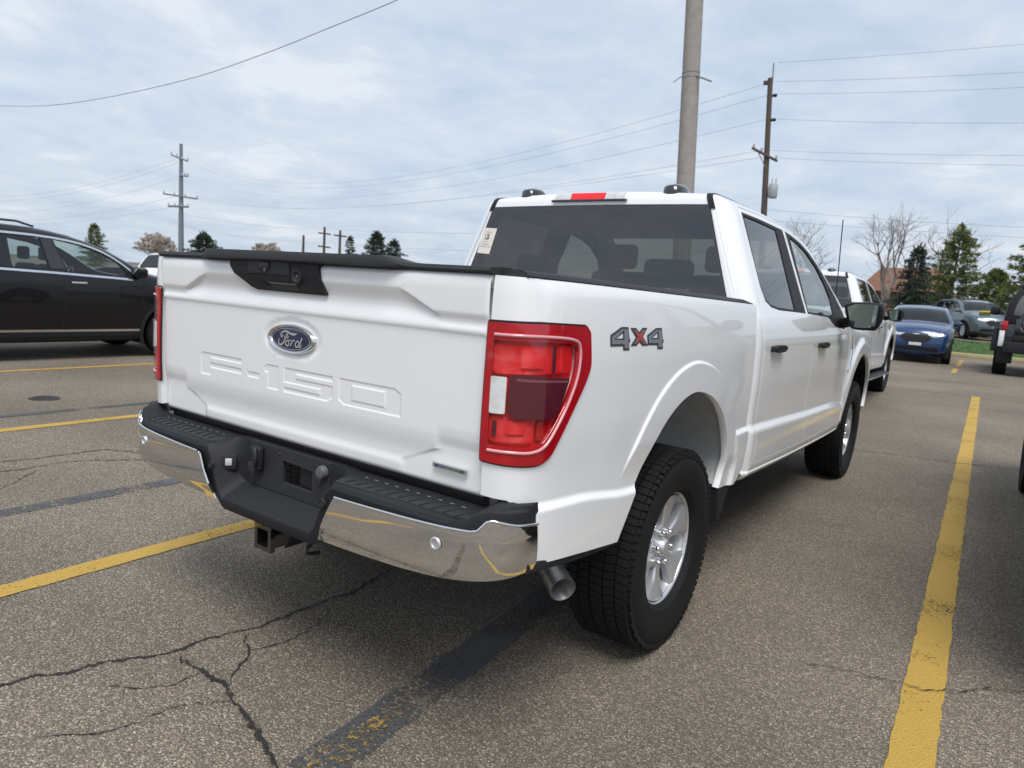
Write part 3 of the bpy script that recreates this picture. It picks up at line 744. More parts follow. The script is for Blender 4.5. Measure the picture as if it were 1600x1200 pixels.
    # engine badge
    bd = rbox('engine_badge', (.7075, .1735, .861), (.126, .008, .015), CHROME, tg, .002)
    for i in range(8):
        c = (i+.5)/8; col = mat('badge_%d' % i, (.02+.02*c, .03+.07*c, .12*(1-c)+.03), .3, coat=.8)
        rbox('badge_inlay', (.655+.105*(i+.5)/8, .1690, .860), (.1055/8, .002, .0095), col, bd, 0)
    cu = bpy.data.curves.new('badge_text', 'FONT'); cu.body = 'ECOBOOST'; cu.size = .0125; cu.align_x = 'CENTER'; cu.space_character = 1.35
    to = bpy.data.objects.new('badge_text', cu); COL.objects.link(to); bpy.context.view_layer.update()
    me = bpy.data.meshes.new_from_object(to); bpy.data.objects.remove(to)
    for v in me.vertices: v.co = Vector((.7075+v.co.x, .1675, .8555+v.co.y))
    bt = bpy.data.objects.new('badge_text', me); link(bt, bd, LETTER)

    # ---------------- bumper
    YB = hermite([0, .30, .45, .60, .70, .78, .85, .90, .93, .95, .96, .966], [.066, .062, .060, .062, .067, .076, .094, .118, .145, .180, .205, .25])
    def prof(x):
        a = abs(x); yb = float(YB(a)); en = float(sstep(.84, .93, a)); k = float(sstep(.235, .335, a))
        up = .036*float(sstep(.815, .885, a)); bk = max(.20, yb+.06)
        C = [(.205, .776), (.170, .772), (.162, .618), (.088, .582), (.068, .572), (.066, .558), (.078, .532), (.22, .532)]
        S_ = [(bk, .768+up), (bk-.03, .765+up), (yb+.026, .756+up), (yb+.012, .750+up), (yb+.006, .738+up*.6), (yb+.010, .722+.016*en), (yb+.026, .578+.05*float(sstep(.62, .93, a))+.09*en), (bk+.02, .565+.05*float(sstep(.62, .93, a))+.09*en)]
        return [((1-k)*c[0]+k*d[0], (1-k)*c[1]+k*d[1]) for c, d in zip(C, S_)]
    xs = sorted(set([round(v, 4) for v in list(np.linspace(-.235, .235, 9))+[-.20, .20]+[s*v for s in (1, -1) for v in (.24, .26, .285, .31, .335, .36, .42, .5, .58, .66, .74, .80, .83, .86, .885, .905, .925, .938, .948, .956)]]))
    V = []; Fc = []
    for x in xs: V += [(x, a, c) for a, c in prof(x)]
    w = 8
    for i in range(len(xs)-1):
        for j in range(w-1):
            if j == 1 and xs[i] >= -.201 and xs[i+1] <= .201: continue      # the plate mount closes this part of the wall
            Fc.append((i*w+j, i*w+j+1, (i+1)*w+j+1, (i+1)*w+j)[::-1])
    Fc += [tuple(range(w)), tuple((len(xs)-1)*w+j for j in range(w))[::-1]]
    bmp = mesh('rear_bumper', V, Fc, PLAST, T, 38)
    pl = [(.277, .060), (.36, .0585), (.50, .0585), (.62, .061), (.72, .067), (.79, .076), (.85, .091), (.895, .113), (.925, .139), (.945, .172), (.955, .205), (.962, .25)]
    pa = np.array(pl); ps = np.concatenate([[0], np.cumsum(np.linalg.norm(np.diff(pa, axis=0), axis=1))]); hx = hermite(ps, pa[:, 0]); hy = hermite(ps, pa[:, 1])
    sx = lambda x: float(np.interp(x, pa[:, 0], ps))
    bul = hermite([.54, .565, .588, .602, .62, .66, .71, .745, .775], [-.013, -.009, -.004, .002, .0050, .0065, .004, -.001, -.004])
    def chf(s, off=0.):
        def f(u, z):
            u = np.clip(u, 0, ps[-1]); e = 1e-3; uu = np.clip(u, e, ps[-1]-e)
            tx = hx(uu+e)-hx(uu-e); ty = hy(uu+e)-hy(uu-e); l = np.hypot(tx, ty); nx, ny = ty/l, -tx/l
            o = bul(z)+off
            return np.stack([s*(hx(u)+nx*o), hy(u)+ny*o, z], 1)
        return f
    for s in (1, -1):
        lp = [(sx(.278), .562), (sx(.45), .568), (sx(.62), .576), (sx(.78), .588), (sx(.88), .602), (sx(.93), .610), (ps[-1]-.012, .622), (ps[-1], .64), (ps[-1], .744),
              (sx(.945), .753), (sx(.905), .768), (sx(.893), .764), (sx(.872), .738), (sx(.855), .734), (sx(.6), .727), (sx(.375), .721), (sx(.359), .714)]
        cp_ = panel('chrome_panel', [lp], chf(s), .02, CHROME, bmp, .008, flip=s)
        e1 = [(sx(.368), .7205), (sx(.6), .7275), (sx(.856), .7345), (sx(.872), .739), (sx(.893), .7645), (sx(.905), .7685), (sx(.945), .7535), (ps[-1], .7445)]
        q = densify(e1, .03, False); P3 = chf(s, .002)(np.array([a for a, _ in q]), np.array([c for _, c in q]))
        tube('chrome_lip', [tuple(p) for p in P3], .0042, CHROME, cp_, 8)
        for (x, z, m_) in ((.761, .684, 'chrome'),):
            c = chf(s, .002)(np.array([sx(x)]), np.array([z]))[0]
            V = []; Fc = []; lathe_geo([(0, .001), (.010, .001), (.0112, .0035), (.0150, .0045), (.0175, .003), (.0185, -.002)], 24, V, Fc)
            mesh('parking_sensor', [(c[0]+v[1], c[1]-v[0], c[2]+v[2]) for v in V], Fc, SILVER, cp_, 50)
        V = []; Fc = []; lathe_geo([(0, .002), (.009, .002), (.010, .000), (.0105, .004), (.0135, .004), (.0145, -.004)], 24, V, Fc)
        pr = prof(.305); c = (s*.300, .064, .684)
        mesh('parking_sensor', [(c[0]+v[1], c[1]-v[0], c[2]+v[2]) for v in V], Fc, PLAST2, bmp, 50)
        # step pad and its ribs
        prism('step_pad', [(.335, .082), (.80, .100), (.835, .112), (.815, .172), (.315, .172)], lambda a, c, t, s=s: (s*a, c, .7545+.0055*t+.003*(c-.08)/.09), PLAST2, bmp, .003)
        for i in range(11):
            x = .372+i*.043
            rbox('tread_rib', (s*(x+.004), .130+.004*(i/10), .7625), (.006, .074, .004), PLAST2, bmp, .0015, rot=Matrix.Rotation(-s*.22, 3, 'Z'))
            rbox('tread_stud', (s*(x+.012), .166, .7635), (.014, .005, .003), DECAL_G, bmp, .001)
        rbox('bracket', (s*.845, .215, .80), (.03, .03, .05), STEEL, bmp, .004)
    # recess fittings
    wall = lambda z: .162+(z-.625)*(.008/.147)-.001
    wfn = lambda x, z: np.stack([x, wall(z)-.003, z], 1)
    fr = panel('plate_mount', [[(-.215, .774), (.215, .774), (.210, .620), (-.205, .620)], [(-.034, .736), (.129, .729), (.130, .658), (-.031, .658)]], wfn, .03, PLAST2, bmp, .018)
    rbox('slot_bracket', (.075, wall(.69)+.03, .690), (.085, .012, .07), DARKMETAL, fr, .002)
    for a, c in ((-.05, .752), (.14, .750)): 
        V = []; Fc = []; lathe_geo([(0, .002), (.005, .002), (.006, 0)], 10, V, Fc); mesh('plate_screw', [(a+v[1], wall(c)-.003-v[0], c+v[2]) for v in V], Fc, GASKET, fr, 50)
    # trailer sockets: seven pin with hinged flap, and a round cap
    sk = rbox('trailer_socket', (-.150, .146, .722), (.052, .030, .088), PLAST, bmp, .012, seg=3)
    tube('socket_hinge', [(-.135, .128, .762), (-.126, .122, .756), (-.122, .121, .735), (-.126, .123, .712), (-.134, .128, .702)], .007, PLAST2, sk, 8)
    rbox('socket_flap', (-.155, .130, .690), (.040, .010, .040), PLAST2, sk, .004)
    V = []; Fc = []; lathe_geo([(0, .022), (.018, .020), (.021, .014), (.022, 0)], 20, V, Fc)
    mesh('socket_cap', [(.190+v[1], .160-v[0], .742+v[2]) for v in V], Fc, mat('grey_cap', (.10, .105, .11), .5), bmp, 50)
    rbox('cap_tab', (.190, .143, .716), (.018, .008, .024), PLAST2, bmp, .003)
    # light on the slanting side wall
    ll = rbox('plate_lamp', (-.272, .118, .688), (.052, .014, .055), PLAST2, bmp, .006, rot=Matrix.Rotation(.85, 3, 'Z'))
    rbox('lamp_lens', (-.267, .112, .690), (.024, .010, .026), mat('lamp_clear', (.55, .55, .56), .15, coat=1.), ll, .004, rot=Matrix.Rotation(.85, 3, 'Z'))
    # tow hitch
    bm = bmesh.new(); H = []
    def sq(h, y, z0): return [(-h-.0, y, z0-h), (h, y, z0-h), (h, y, z0+h), (-h, y, z0+h)]
    z0 = .472; V = sq(.039, .10, z0)+sq(.045, .100, z0)+sq(.045, .118, z0)+sq(.036, .118, z0)+sq(.036, .42, z0)+sq(.030, .10, z0)+sq(.030, .40, z0); Fc = []
    def band(a, b): return [(a+i, a+(i+1) % 4, b+(i+1) % 4, b+i) for i in range(4)]
    Fc += band(0, 4)+band(4, 8)+band(8, 12)+band(12, 16)+[q[::-1] for q in band(20, 24)]+band(20, 0)+[(24, 25, 26, 27)]
    hb = mesh('hitch_receiver', [(x-.045, y, z) for x, y, z in V], Fc, GLOSSB, T, 20)
    rbox('hitch_crossbar', (0, .40, .50), (1.0, .07, .07), DARKMETAL, T, .01)
    for s in (1, -1): prism('hitch_gusset', [(.12, .455), (.40, .46), (.40, .53), (.16, .515)], lambda a, c, t, s=s: (-.045+s*(.06+.008*t)+(.03 if s > 0 else 0), a, c), DARKMETAL, T)
    tube('chain_loop', [(.13, .20, .50), (.13, .15, .47), (.13, .15, .45), (.13, .2, .44)], .007, DARKMETAL, T, 8)
    # black filler strip, paints the shade in the gap below the gate
    rbox('gate_gap_filler', (0, .235, .785), (1.62, .06, .05), GASKET, T, .004)

    # ---------------- bed inside, chassis
    rbox('bed_floor', (0, 1.10, .86), (1.08, 1.74, .05), WHITE, T, .004)
    rbox('bed_front_wall', (0, 1.985, 1.13), (1.66, .04, .50), WHITE, T, .004)
    for s in (1, -1): rbox('bed_inner_wall', (s*.83, 1.10, 1.215), (.03, 1.76, .31), WHITE, T, .004)
    for s in (1, -1):
        rbox('frame_rail', (s*.44, 3.0, .58), (.08, 4.9, .15), DARKMETAL, T, .006)
        tube('leaf_spring', [(s*.52, .62, .56), (s*.52, 1.0, .46), (s*.52, 1.24, .44), (s*.52, 1.5, .46), (s*.52, 1.95, .56)], .03, DARKMETAL, T, 6)
        tube('shock_absorber', [(s*.42, 1.32, .36), (s*.40, 1.12, .74)], .035, DARKMETAL, T, 10)
    V = []; Fc = []; lathe_geo([(.045, -.72), (.045, -.18), (.10, -.13), (.145, -.05), (.145, .05), (.10, .13), (.045, .18), (.045, .72)], 20, V, Fc)
    mesh('rear_axle', [(v[0], 1.24+v[1], .394+v[2]) for v in V], Fc, DARKMETAL, T, 40)
    V = []; Fc = []; lathe_geo([(.20, -.09), (.30, -.11), (.37, -.10), (.385, -.05), (.385, .05), (.37, .10), (.30, .11), (.20, .09)], 40, V, Fc)
    mesh('spare_tyre', [(v[1], .72+v[2], .66+v[0]) for v in V], Fc, RUBBER, T, 40)
    rbox('fuel_tank', (-.18, 2.5, .55), (.42, 1.1, .24), DARKMETAL, T, .05)
    rbox('gearbox', (0, 3.7, .55), (.35, 1.4, .30), DARKMETAL, T, .06)
    rbox('front_crossmember', (0, 4.93, .45), (1.3, .25, .2), DARKMETAL, T, .05)
    # exhaust with a hollow tip behind the rear wheel
    ex = [(.52, 2.6, .50), (.56, 1.95, .52), (.60, 1.60, .68), (.60, 1.0, .68), (.62, .80, .55), (.70, .70, .445), (.855, .610, .402)]
    exq = [tuple(p) for p in np.stack([catmull(np.array(ex)[:, i])(np.linspace(0, 5.999, 40)) for i in range(3)], 1)]
    pipe = tube('exhaust_pipe', exq[:-6], .036, STEEL, T, 16, False)
    tip = [Vector((.66, .742, .468)), Vector((.855, .606, .404))]; d = (tip[1]-tip[0]).normalized(); V, Fc = tube_geo([tip[0], tip[0]+d*.10, tip[1]-d*.004, tip[1]], [.040, .043, .046, .0445], 28, caps=False)
    tube_geo([tip[1], tip[1]-d*.002, tip[0]], [.0445, .041, .038], 28, V, Fc, caps=False)
    mesh('exhaust_tip', V, Fc, STEEL, pipe, 60)

    # ---------------- wheels
    for yy in (1.24, 4.933):
        for s in (1, -1): wheel(T, (s*.850, yy, .398), s, 'truck', .400, .272, .226, 'truck', spin=.35 if yy < 2 else .9)

    # ---------------- cab
    R = .09; sil = densify(chaikin(CAB_SIL, 2), .05)
    X0 = X_cab
    FD = [(3.206, .562), (3.206, 1.08), (3.171, 1.22), (3.091, 1.34), (3.051, 1.838), (3.30, 1.822), (3.48, 1.790), (3.62, 1.742), (3.74, 1.682), (4.06, 1.492), (4.33, 1.325), (4.375, 1.25), (4.385, 1.10), (4.375, .72), (4.33, .545)]
    RD = [(2.165, .60), (2.165, 1.24), (2.172, 1.33), (2.190, 1.42), (2.205, 1.60), (2.222, 1.80), (2.25, 1.842), (2.60, 1.848), (3.045, 1.838), (3.085, 1.34), (3.165, 1.22), (3.20, 1.08), (3.20, .562)]
    hR = [(2.250, 1.822), (2.60, 1.822), (3.030, 1.812), (3.072, 1.335), (2.48, 1.347), (2.345, 1.360), (2.268, 1.388), (2.240, 1.46)]
    gR = [(2.285, 1.808), (2.563, 1.806), (2.886, 1.798), (2.850, 1.352), (2.474, 1.362), (2.355, 1.375), (2.285, 1.405), (2.262, 1.47)]
    hF = [(3.064, 1.812), (3.21, 1.800), (3.40, 1.772), (3.58, 1.722), (3.74, 1.655), (3.90, 1.563), (4.06, 1.455), (4.19, 1.345), (4.24, 1.245), (4.18, 1.232), (3.82, 1.256), (3.63, 1.316), (3.098, 1.335)]
    gF = [(3.165, 1.786), (3.347, 1.761), (3.51, 1.722), (3.70, 1.640), (3.83, 1.535), (3.89, 1.445), (3.87, 1.340), (3.69, 1.328), (3.140, 1.346)]
    for s in (1, -1):
        f = shell_fn(X0, sil, R, s)
        fo = lambda d: (lambda y, z: f(y, z)+np.array([s*d, 0, 0]))
        top = [p for p in sil if (p[1] > 1.34 and p[0] < 4.44) or (p[0] < 2.2 and p[1] > .55)]
        i0 = sil.index(top[0]); n = len(sil)
        # order the silhouette from the rear foot over the roof to the windscreen foot
        k = [i for i in range(n) if sil[i] in set(top)]; st = next(i for i in k if (i-1) % n not in k)
        chain = []; i = st
        while i % n in k: chain.append(sil[i % n]); i += 1
        if chain[0][1] > chain[-1][1] and chain[0][0] > 3: chain = chain[::-1]
        lp = chain+[(4.385, 1.310)]+[(a, b+.006) for a, b in FD[4:11][::-1]]+[(a-.004, b+.006) for a, b in RD[4:9][::-1]]+[(a-.006, b) for a, b in RD[:4][::-1]]
        lp += [(2.16, .594), (3.20, .556), (4.325, .539), (4.37, .50), (4.36, .455), (3.1, .460), (2.1, .498)]
        gdd = [[(y, float(ZC_DOOR(y))+o) for y in np.linspace(2.05, 4.30, 80)] for o in (.002, -.012, -.025, -.038, -.052)]+[[(y, float(ZBOT(y))+o) for y in np.linspace(2.05, 4.35, 80)] for o in (.067, .058, .049)]+[offset_open(ARCHF, o) for o in (.078, .10, .12, .15)]
        panel('cab_side', [lp], f, .03, WHITE, T, .02, rings=(.004, .015, .035, .065), flip=s, guides=gdd)
        rd = panel('rear_door', [RD, hR], f, .028, WHITE, T, .025, flip=s, guides=gdd)
        fd = panel('front_door', [FD, hF], f, .028, WHITE, T, .025, flip=s, guides=gdd)
        panel('window_trim', [inset(hR, .001), gR], fo(-.004), .03, PLAST, rd, .012, flip=s)
        panel('window_trim', [inset(hF, .001), gF], fo(-.004), .03, PLAST, fd, .012, flip=s)
        panel('window', [inset(gR, -.004)], fo(-.010), .08, GLASS_DARK, rd, 0, flip=s)
        panel('window', [inset(gF, -.004)], fo(-.010), .08, GLASS_CLR, fd, 0, flip=s)
        for D_ in (RD, FD): panel('gap_backing', [inset(D_, -.016), inset(D_, .012)], fo(-.013), .05, GASKET, rd if D_ is RD else fd, 0, flip=s)  # dark backing added behind the door gaps so they read as shaded
        fl = [(4.391, .72), (4.401, 1.10), (4.391, 1.25), (4.400, 1.303)]
        fl += [p for p in (sil if sil[0][0] < 3 else sil) if p[0] > 4.44 and p[1] > .462]
        fl2 = sorted([p for p in sil if p[0] > 4.42 and p[1] > .80], key=lambda p: p[0]-p[1]*.8)
        low = sorted([p for p in sil if p[0] > 5.5 and p[1] <= .80], key=lambda p: -p[1]+(5.9-p[0])*.3)
        lpF = [(4.391, .72), (4.401, 1.10), (4.391, 1.25), (4.405, 1.315)]+fl2+low+[(5.50, .50)]+ARCHF[::-1]+[(4.398, .52), (4.345, .545)]
        panel('front_fender', [lpF], f, .03, WHITE, T, .025, rings=(.004, .015, .035, .065), flip=s, guides=gdd)
        # handles
        for d_, y in ((rd, 2.385), (fd, 3.445)):
            hx_ = float(X0(np.array([y]), np.array([1.155]))[0])
            z_ = 1.155-.012*(y > 3)
            h_ = prism('door_handle', chaikin([(y-.115, z_-.019), (y+.105, z_-.016), (y+.112, z_+.016), (y-.115, z_+.020)], 1), lambda a, c, t, s=s: (s*(hx_+.016+.024*t-.010*((a-y)/.11)**2), a, c), GLOSSB if 0 else PLAST, d_, .008, 3)
            for e in (-.085, .085): rbox('handle_foot', (s*(hx_+.008), y+e, z_), (.03, .035, .028), PLAST, h_, .005)
        # mirror
        mr = prism('door_mirror', chaikin([(.995, 1.425), (1.215, 1.436), (1.238, 1.40), (1.236, 1.325), (1.205, 1.252), (1.185, 1.244), (1.07, 1.243), (1.045, 1.262), (1.013, 1.34)], 1), lambda a, c, t, s=s: (s*a, 3.985-(.10+.13*(c-1.34))*t+.02*(a-1.1), c), PLAST, T, .014, 3)
        prism('mirror_glass', chaikin([(1.022, 1.412), (1.205, 1.422), (1.221, 1.395), (1.219, 1.325), (1.194, 1.264), (1.078, 1.258), (1.060, 1.272), (1.036, 1.34)], 1), lambda a, c, t, s=s: (s*a, 3.873-.003*t+.02*(a-1.1)-.13*(c-1.34), c), MIRROR, mr)
        tube('mirror_arm', [(s*.90, 4.06, 1.275), (s*1.0, 4.01, 1.285), (s*1.06, 3.96, 1.30)], [.045, .036, .034], PLAST, mr, 10)
        # fender vent
        vt = prism('fender_vent', [(4.46, 1.185), (4.52, 1.16), (4.535, 1.07), (4.47, .935), (4.445, .93), (4.475, 1.06)], lambda a, c, t, s=s: (s*(.972+.022*t), a, c), CHROME, T, .004)
        # roof ditch moulding
        dp = [p for p in chain if 1.815 < p[1] and p[0] < 3.5]; NNs = sil_normals(sil); V = []; Fc = []
        for p in dp:
            nv = NNs[sil.index(p)]; xe = float(X0(np.array([p[0]]), np.array([p[1]]))[0])-R
            for x_, o_ in ((xe-.016, -.004), (xe-.014, .0055), (xe+.014, .0045), (xe+.017, -.006)): V.append((s*x_, p[0]+nv[0]*o_, p[1]+nv[1]*o_))
        for i in range(len(dp)-1):
            for j in range(3): Fc.append((i*4+j, i*4+j+1, (i+1)*4+j+1, (i+1)*4+j))
        if s > 0: Fc = [q[::-1] for q in Fc]
        mesh('roof_moulding', V, Fc, PLAST, T, 40)
        # antenna pods on the roof
        bm = bmesh.new()
        bmesh.ops.create_uvsphere(bm, u_segments=20, v_segments=12, radius=1.0)
        for v in bm.verts:
            q = v.co.copy(); zz = max(q.z, 0); tw = 1-.35*(q.y > 0)*q.y
            v.co = Vector((s*.442+math.copysign(abs(q.x)**.6, q.x)*.062*tw*(1-.25*zz), 2.20+q.y*.11, 1.893+(zz**.4)*.060*(1-.35*max(0, q.y))))
        from_bm('roof_pod', bm, GLOSSB, T, 60)
    # rear wall with its glass
    ys = hermite([.5, 1.30, 1.40, 1.62, 1.80, 1.86], [2.035, 2.035, 2.04, 2.062, 2.082, 2.090])
    def xe_(z): return X0(np.full_like(z, 2.05), z)-R
    def wf(d): return lambda x, z: np.stack([x, ys(z)-.016*(1-np.clip(np.abs(x)/xe_(z), 0, 1)**2)-d, z], 1)
    zz = np.linspace(.95, 1.848, 14); xr = xe_(zz)
    wl = [(float(a), float(z)) for a, z in zip(xr, zz)]+[(-float(a), float(z)) for a, z in zip(xr[::-1], zz[::-1])]
    gl = [(.662, 1.836), (.70, 1.72), (.812, 1.385), (.815, 1.30), (.79, 1.27), (-.79, 1.27), (-.815, 1.30), (-.812, 1.385), (-.70, 1.72), (-.662, 1.836)]
    bw = panel('cab_back', [wl, inset(gl, .012)], wf(0), .04, WHITE, T, .02)
    rw = panel('rear_window', [gl], wf(.004), .06, GLASS_DARK, T, 0)
    panel('window_seal', [inset(gl, -.002), inset(gl, .008)], wf(.003), .06, GASKET, rw, .004)
    st = [(-.708, 1.716), (-.609, 1.712), (-.645, 1.560), (-.742, 1.566)]
    sk = panel('price_sticker', [st], wf(.0065), .05, PAPER, rw, 0)
    def at(a, b):   # a across 0..1, b down 0..1
        t = [st[0][i]+(st[1][i]-st[0][i])*a for i in (0, 1)]; q = [st[3][i]+(st[2][i]-st[3][i])*a for i in (0, 1)]
        return (t[0]+(q[0]-t[0])*b, t[1]+(q[1]-t[1])*b)
    INK2 = mat('sticker_ink_pale', (.42, .40, .38), .7)
    for (a0, a1, b0, b1, m_) in ((.22, .30, .14, .19, INK2), (.36, .52, .14, .19, INK2), (.58, .66, .13, .19, INK2), (.24, .30, .25, .30, INK), (.38, .58, .24, .29, INK), (.27, .31, .32, .45, INK), (.45, .52, .31, .46, INK), (.36, .43, .40, .46, INK), (.54, .60, .33, .44, INK), (.2, .62, .52, .54, INK2), (.12, .22, .60, .64, INK2), (.28, .72, .61, .65, INK2), (.06, .94, .71, .735, INK2)):
        panel('print_mark', [[at(a0, b0), at(a1, b0), at(a1, b1), at(a0, b1)]], wf(.0075), .05, m_, sk, 0)
    # centre high lamp
    for nm, x0, x1, m_ in (('brake_lamp_clear', -.222, -.112, CLEAR_L), ('brake_lamp_red', -.112, .098, RED_BRT), ('brake_lamp_clear', .098, .212, CLEAR_L)):
        prism(nm, [(x0+.012*(x0 < -.2), 1.905), (x1-.010*(x1 > .2), 1.905), (x1, 1.866), (x0, 1.866)], lambda a, c, t: (a, 2.078+(c-1.866)*.45-.034*t, c), m_, T, .006)
    prism('brake_lamp_base', [(-.232, 1.868), (.222, 1.868), (.222, 1.856), (-.232, 1.856)], lambda a, c, t: (a, 2.085-.042*t, c), GLOSSB, T, .003)
    wrap('roof', sil, lambda y, z: z > 1.838 and y < 3.64, X0, R, .024, WHITE, T)
    wrap('windscreen', sil, lambda y, z: 3.60 < y < 4.44 and 1.33 < z < 1.83, X0, R, .05, GLASS_CLR, T)
    wrap('bonnet', sil, lambda y, z: y > 4.40 and z > 1.12, X0, R, .05, WHITE, T)
    wrap('grille', sil, lambda y, z: y > 5.70 and .72 < z < 1.17, X0, R, .04, PLAST, T)
    wrap('front_bumper', sil, lambda y, z: y > 5.55 and .45 < z < .75, X0, R, .06, CHROME, T)
    wrap('headliner', sil, lambda y, z: z > 1.80 and 2.12 < y < 3.60, X0, R, .01, mat('headliner_cloth', (.34, .33, .31), .95), T, out=-.035)
    # inside of the cab
    rbox('cab_floor', (0, 3.2, .72), (1.7, 2.2, .40), DARKMETAL, T, .02)
    rbox('dashboard', (0, 4.12, 1.14), (1.6, .42, .30), SEAT, T, .06)
    def seat(nm, c, w_, y, zb, hgt):
        b = rbox(nm, (c, y, zb+hgt/2), (w_, .15, hgt), SEAT, T, .05, rot=Matrix.Rotation(-.14, 3, 'X'), seg=3); return b
    for c in (-.38, .38):
        b = seat('front_seat', c, .50, 3.28, .92, .62); rbox('headrest', (c, 3.22, 1.64), (.26, .09, .17), SEAT, b, .035, seg=3)
    b = seat('rear_seat', 0, 1.40, 2.26, .92, .48)
    for c in (-.42, .42): rbox('headrest', (c, 2.23, 1.50), (.27, .09, .15), SEAT, b, .035, seg=3)
    V = []; Fc = []; tube('steering_wheel', [(-.38+.18*math.cos(t), 3.84+.06*math.sin(t), 1.27+.17*math.sin(t)) for t in np.linspace(0, 2*math.pi, 25)], .015, SEAT, T, 8)
    return T
def normal_bed(u, z):
    u = np.asarray(u, float); z = np.asarray(z, float); h = 2e-3
    da = S_bed(u+h, z)-S_bed(u-h, z); db = S_bed(u, z+h)-S_bed(u, z-h); n = np.cross(da, db)
    return n/np.linalg.norm(n, axis=-1, keepdims=True)
TRUCK = build_truck()
def copy_tree(o, parent=None):
    c = o.copy(); COL.objects.link(c); c.parent = parent
    for ch in list(o.children): copy_tree(ch, c)
    return c

# ------------------------------------------------------------------ ground (first version)
def ground_mat():
    m = bpy.data.materials.new('aggregate_asphalt'); m.use_nodes = True; N = m.node_tree; b = N.nodes['Principled BSDF']
    MATS['aggregate_asphalt'] = m
    g = N.nodes.new('ShaderNodeNewGeometry')
    def node(t, **k):
        n = N.nodes.new(t)
        for a, c in k.items(): setattr(n, a, c)
        return n
    nz = node('ShaderNodeTexNoise'); nz.inputs['Scale'].default_value = 60; nz.inputs['Detail'].default_value = 2
    N.links.new(g.outputs['Position'], nz.inputs['Vector'])
    va = node('ShaderNodeVectorMath', operation='MULTIPLY_ADD'); va.inputs[1].default_value = (.006, .006, .006)
    N.links.new(nz.outputs['Color'], va.inputs[0]); N.links.new(g.outputs['Position'], va.inputs[2])
    v = node('ShaderNodeTexVoronoi'); v.inputs['Scale'].default_value = 142; v.inputs['Randomness'].default_value = 1.0
    N.links.new(va.outputs[0], v.inputs['Vector'])
    v2 = node('ShaderNodeTexVoronoi'); v2.inputs['Scale'].default_value = 330
    N.links.new(va.outputs[0], v2.inputs['Vector'])
    sp_ = node('ShaderNodeSeparateColor'); N.links.new(v.outputs['Color'], sp_.inputs[0])
    r = node('ShaderNodeValToRGB'); e = r.color_ramp
    e.elements[0].position = 0; e.elements[0].color = (0.142, 0.121, 0.097, 1)
    e.elements[1].position = 1; e.elements[1].color = (0.477, 0.431, 0.335, 1)
    for p, c in ((.25, (0.186, 0.156, 0.121, 1)), (.45, (0.241, 0.201, 0.153, 1)), (.62, (0.273, 0.229, 0.176, 1)), (.80, (0.353, 0.286, 0.210, 1)), (.92, (0.425, 0.364, 0.290, 1))):
        q = e.elements.new(p); q.color = c
    N.links.new(sp_.outputs[0], r.inputs[0])
    # dark binder in the joints between the stones
    mr = node('ShaderNodeMapRange'); mr.inputs[1].default_value = .38; mr.inputs[2].default_value = .70; N.links.new(v.outputs['Distance'], mr.inputs[0])
    mb = node('ShaderNodeMixRGB'); mb.inputs[2].default_value = (0.131, 0.110, 0.088, 1)
    N.links.new(mr.outputs[0], mb.inputs[0]); N.links.new(r.outputs[0], mb.inputs[1])
    # fines
    sp2 = node('ShaderNodeSeparateColor'); N.links.new(v2.outputs['Color'], sp2.inputs[0])
    mf = node('ShaderNodeMixRGB', blend_type='OVERLAY'); mf.inputs[0].default_value = .35
    N.links.new(mb.outputs[0], mf.inputs[1]); N.links.new(sp2.outputs[1], mf.inputs[2])
    # broad stains
    n2 = node('ShaderNodeTexNoise'); n2.inputs['Scale'].default_value = .55; n2.inputs['Detail'].default_value = 6; N.links.new(g.outputs['Position'], n2.inputs['Vector'])
    m2 = node('ShaderNodeMapRange'); m2.inputs[1].default_value = .3; m2.inputs[2].default_value = .7; m2.inputs[3].default_value = .74; m2.inputs[4].default_value = 1.18; N.links.new(n2.outputs['Fac'], m2.inputs[0])
    mm = node('ShaderNodeMixRGB', blend_type='MULTIPLY'); mm.inputs[0].default_value = 1
    N.links.new(mf.outputs[0], mm.inputs[1]); N.links.new(m2.outputs[0], mm.inputs[2])
    N.links.new(mm.outputs[0], b.inputs['Base Color']); b.inputs['Roughness'].default_value = .85
    b.inputs['Specular IOR Level'].default_value = .3
    bp = node('ShaderNodeBump'); bp.inputs['Strength'].default_value = .9; bp.inputs['Distance'].default_value = .006; bp.invert = True
    N.links.new(v.outputs['Distance'], bp.inputs['Height']); N.links.new(bp.outputs[0], b.inputs['Normal'])
    return m
GROUND = ground_mat()
V = []; Fc = []
gx = [-400, -150, -60, -30, -15, -8, -4, 0, 4, 8, 15, 30, 60, 150, 400]; gy = [-60, -20, -8, -3, 0, 3, 8, 15, 22, 27.6]
for y in gy:
    for x in gx: V.append((x, y, 0))
for j in range(len(gy)-1):
    for i in range(len(gx)-1): a = j*len(gx)+i; Fc.append((a, a+1, a+1+len(gx), a+len(gx)))
structure(mesh('parking_lot', V, Fc, GROUND))

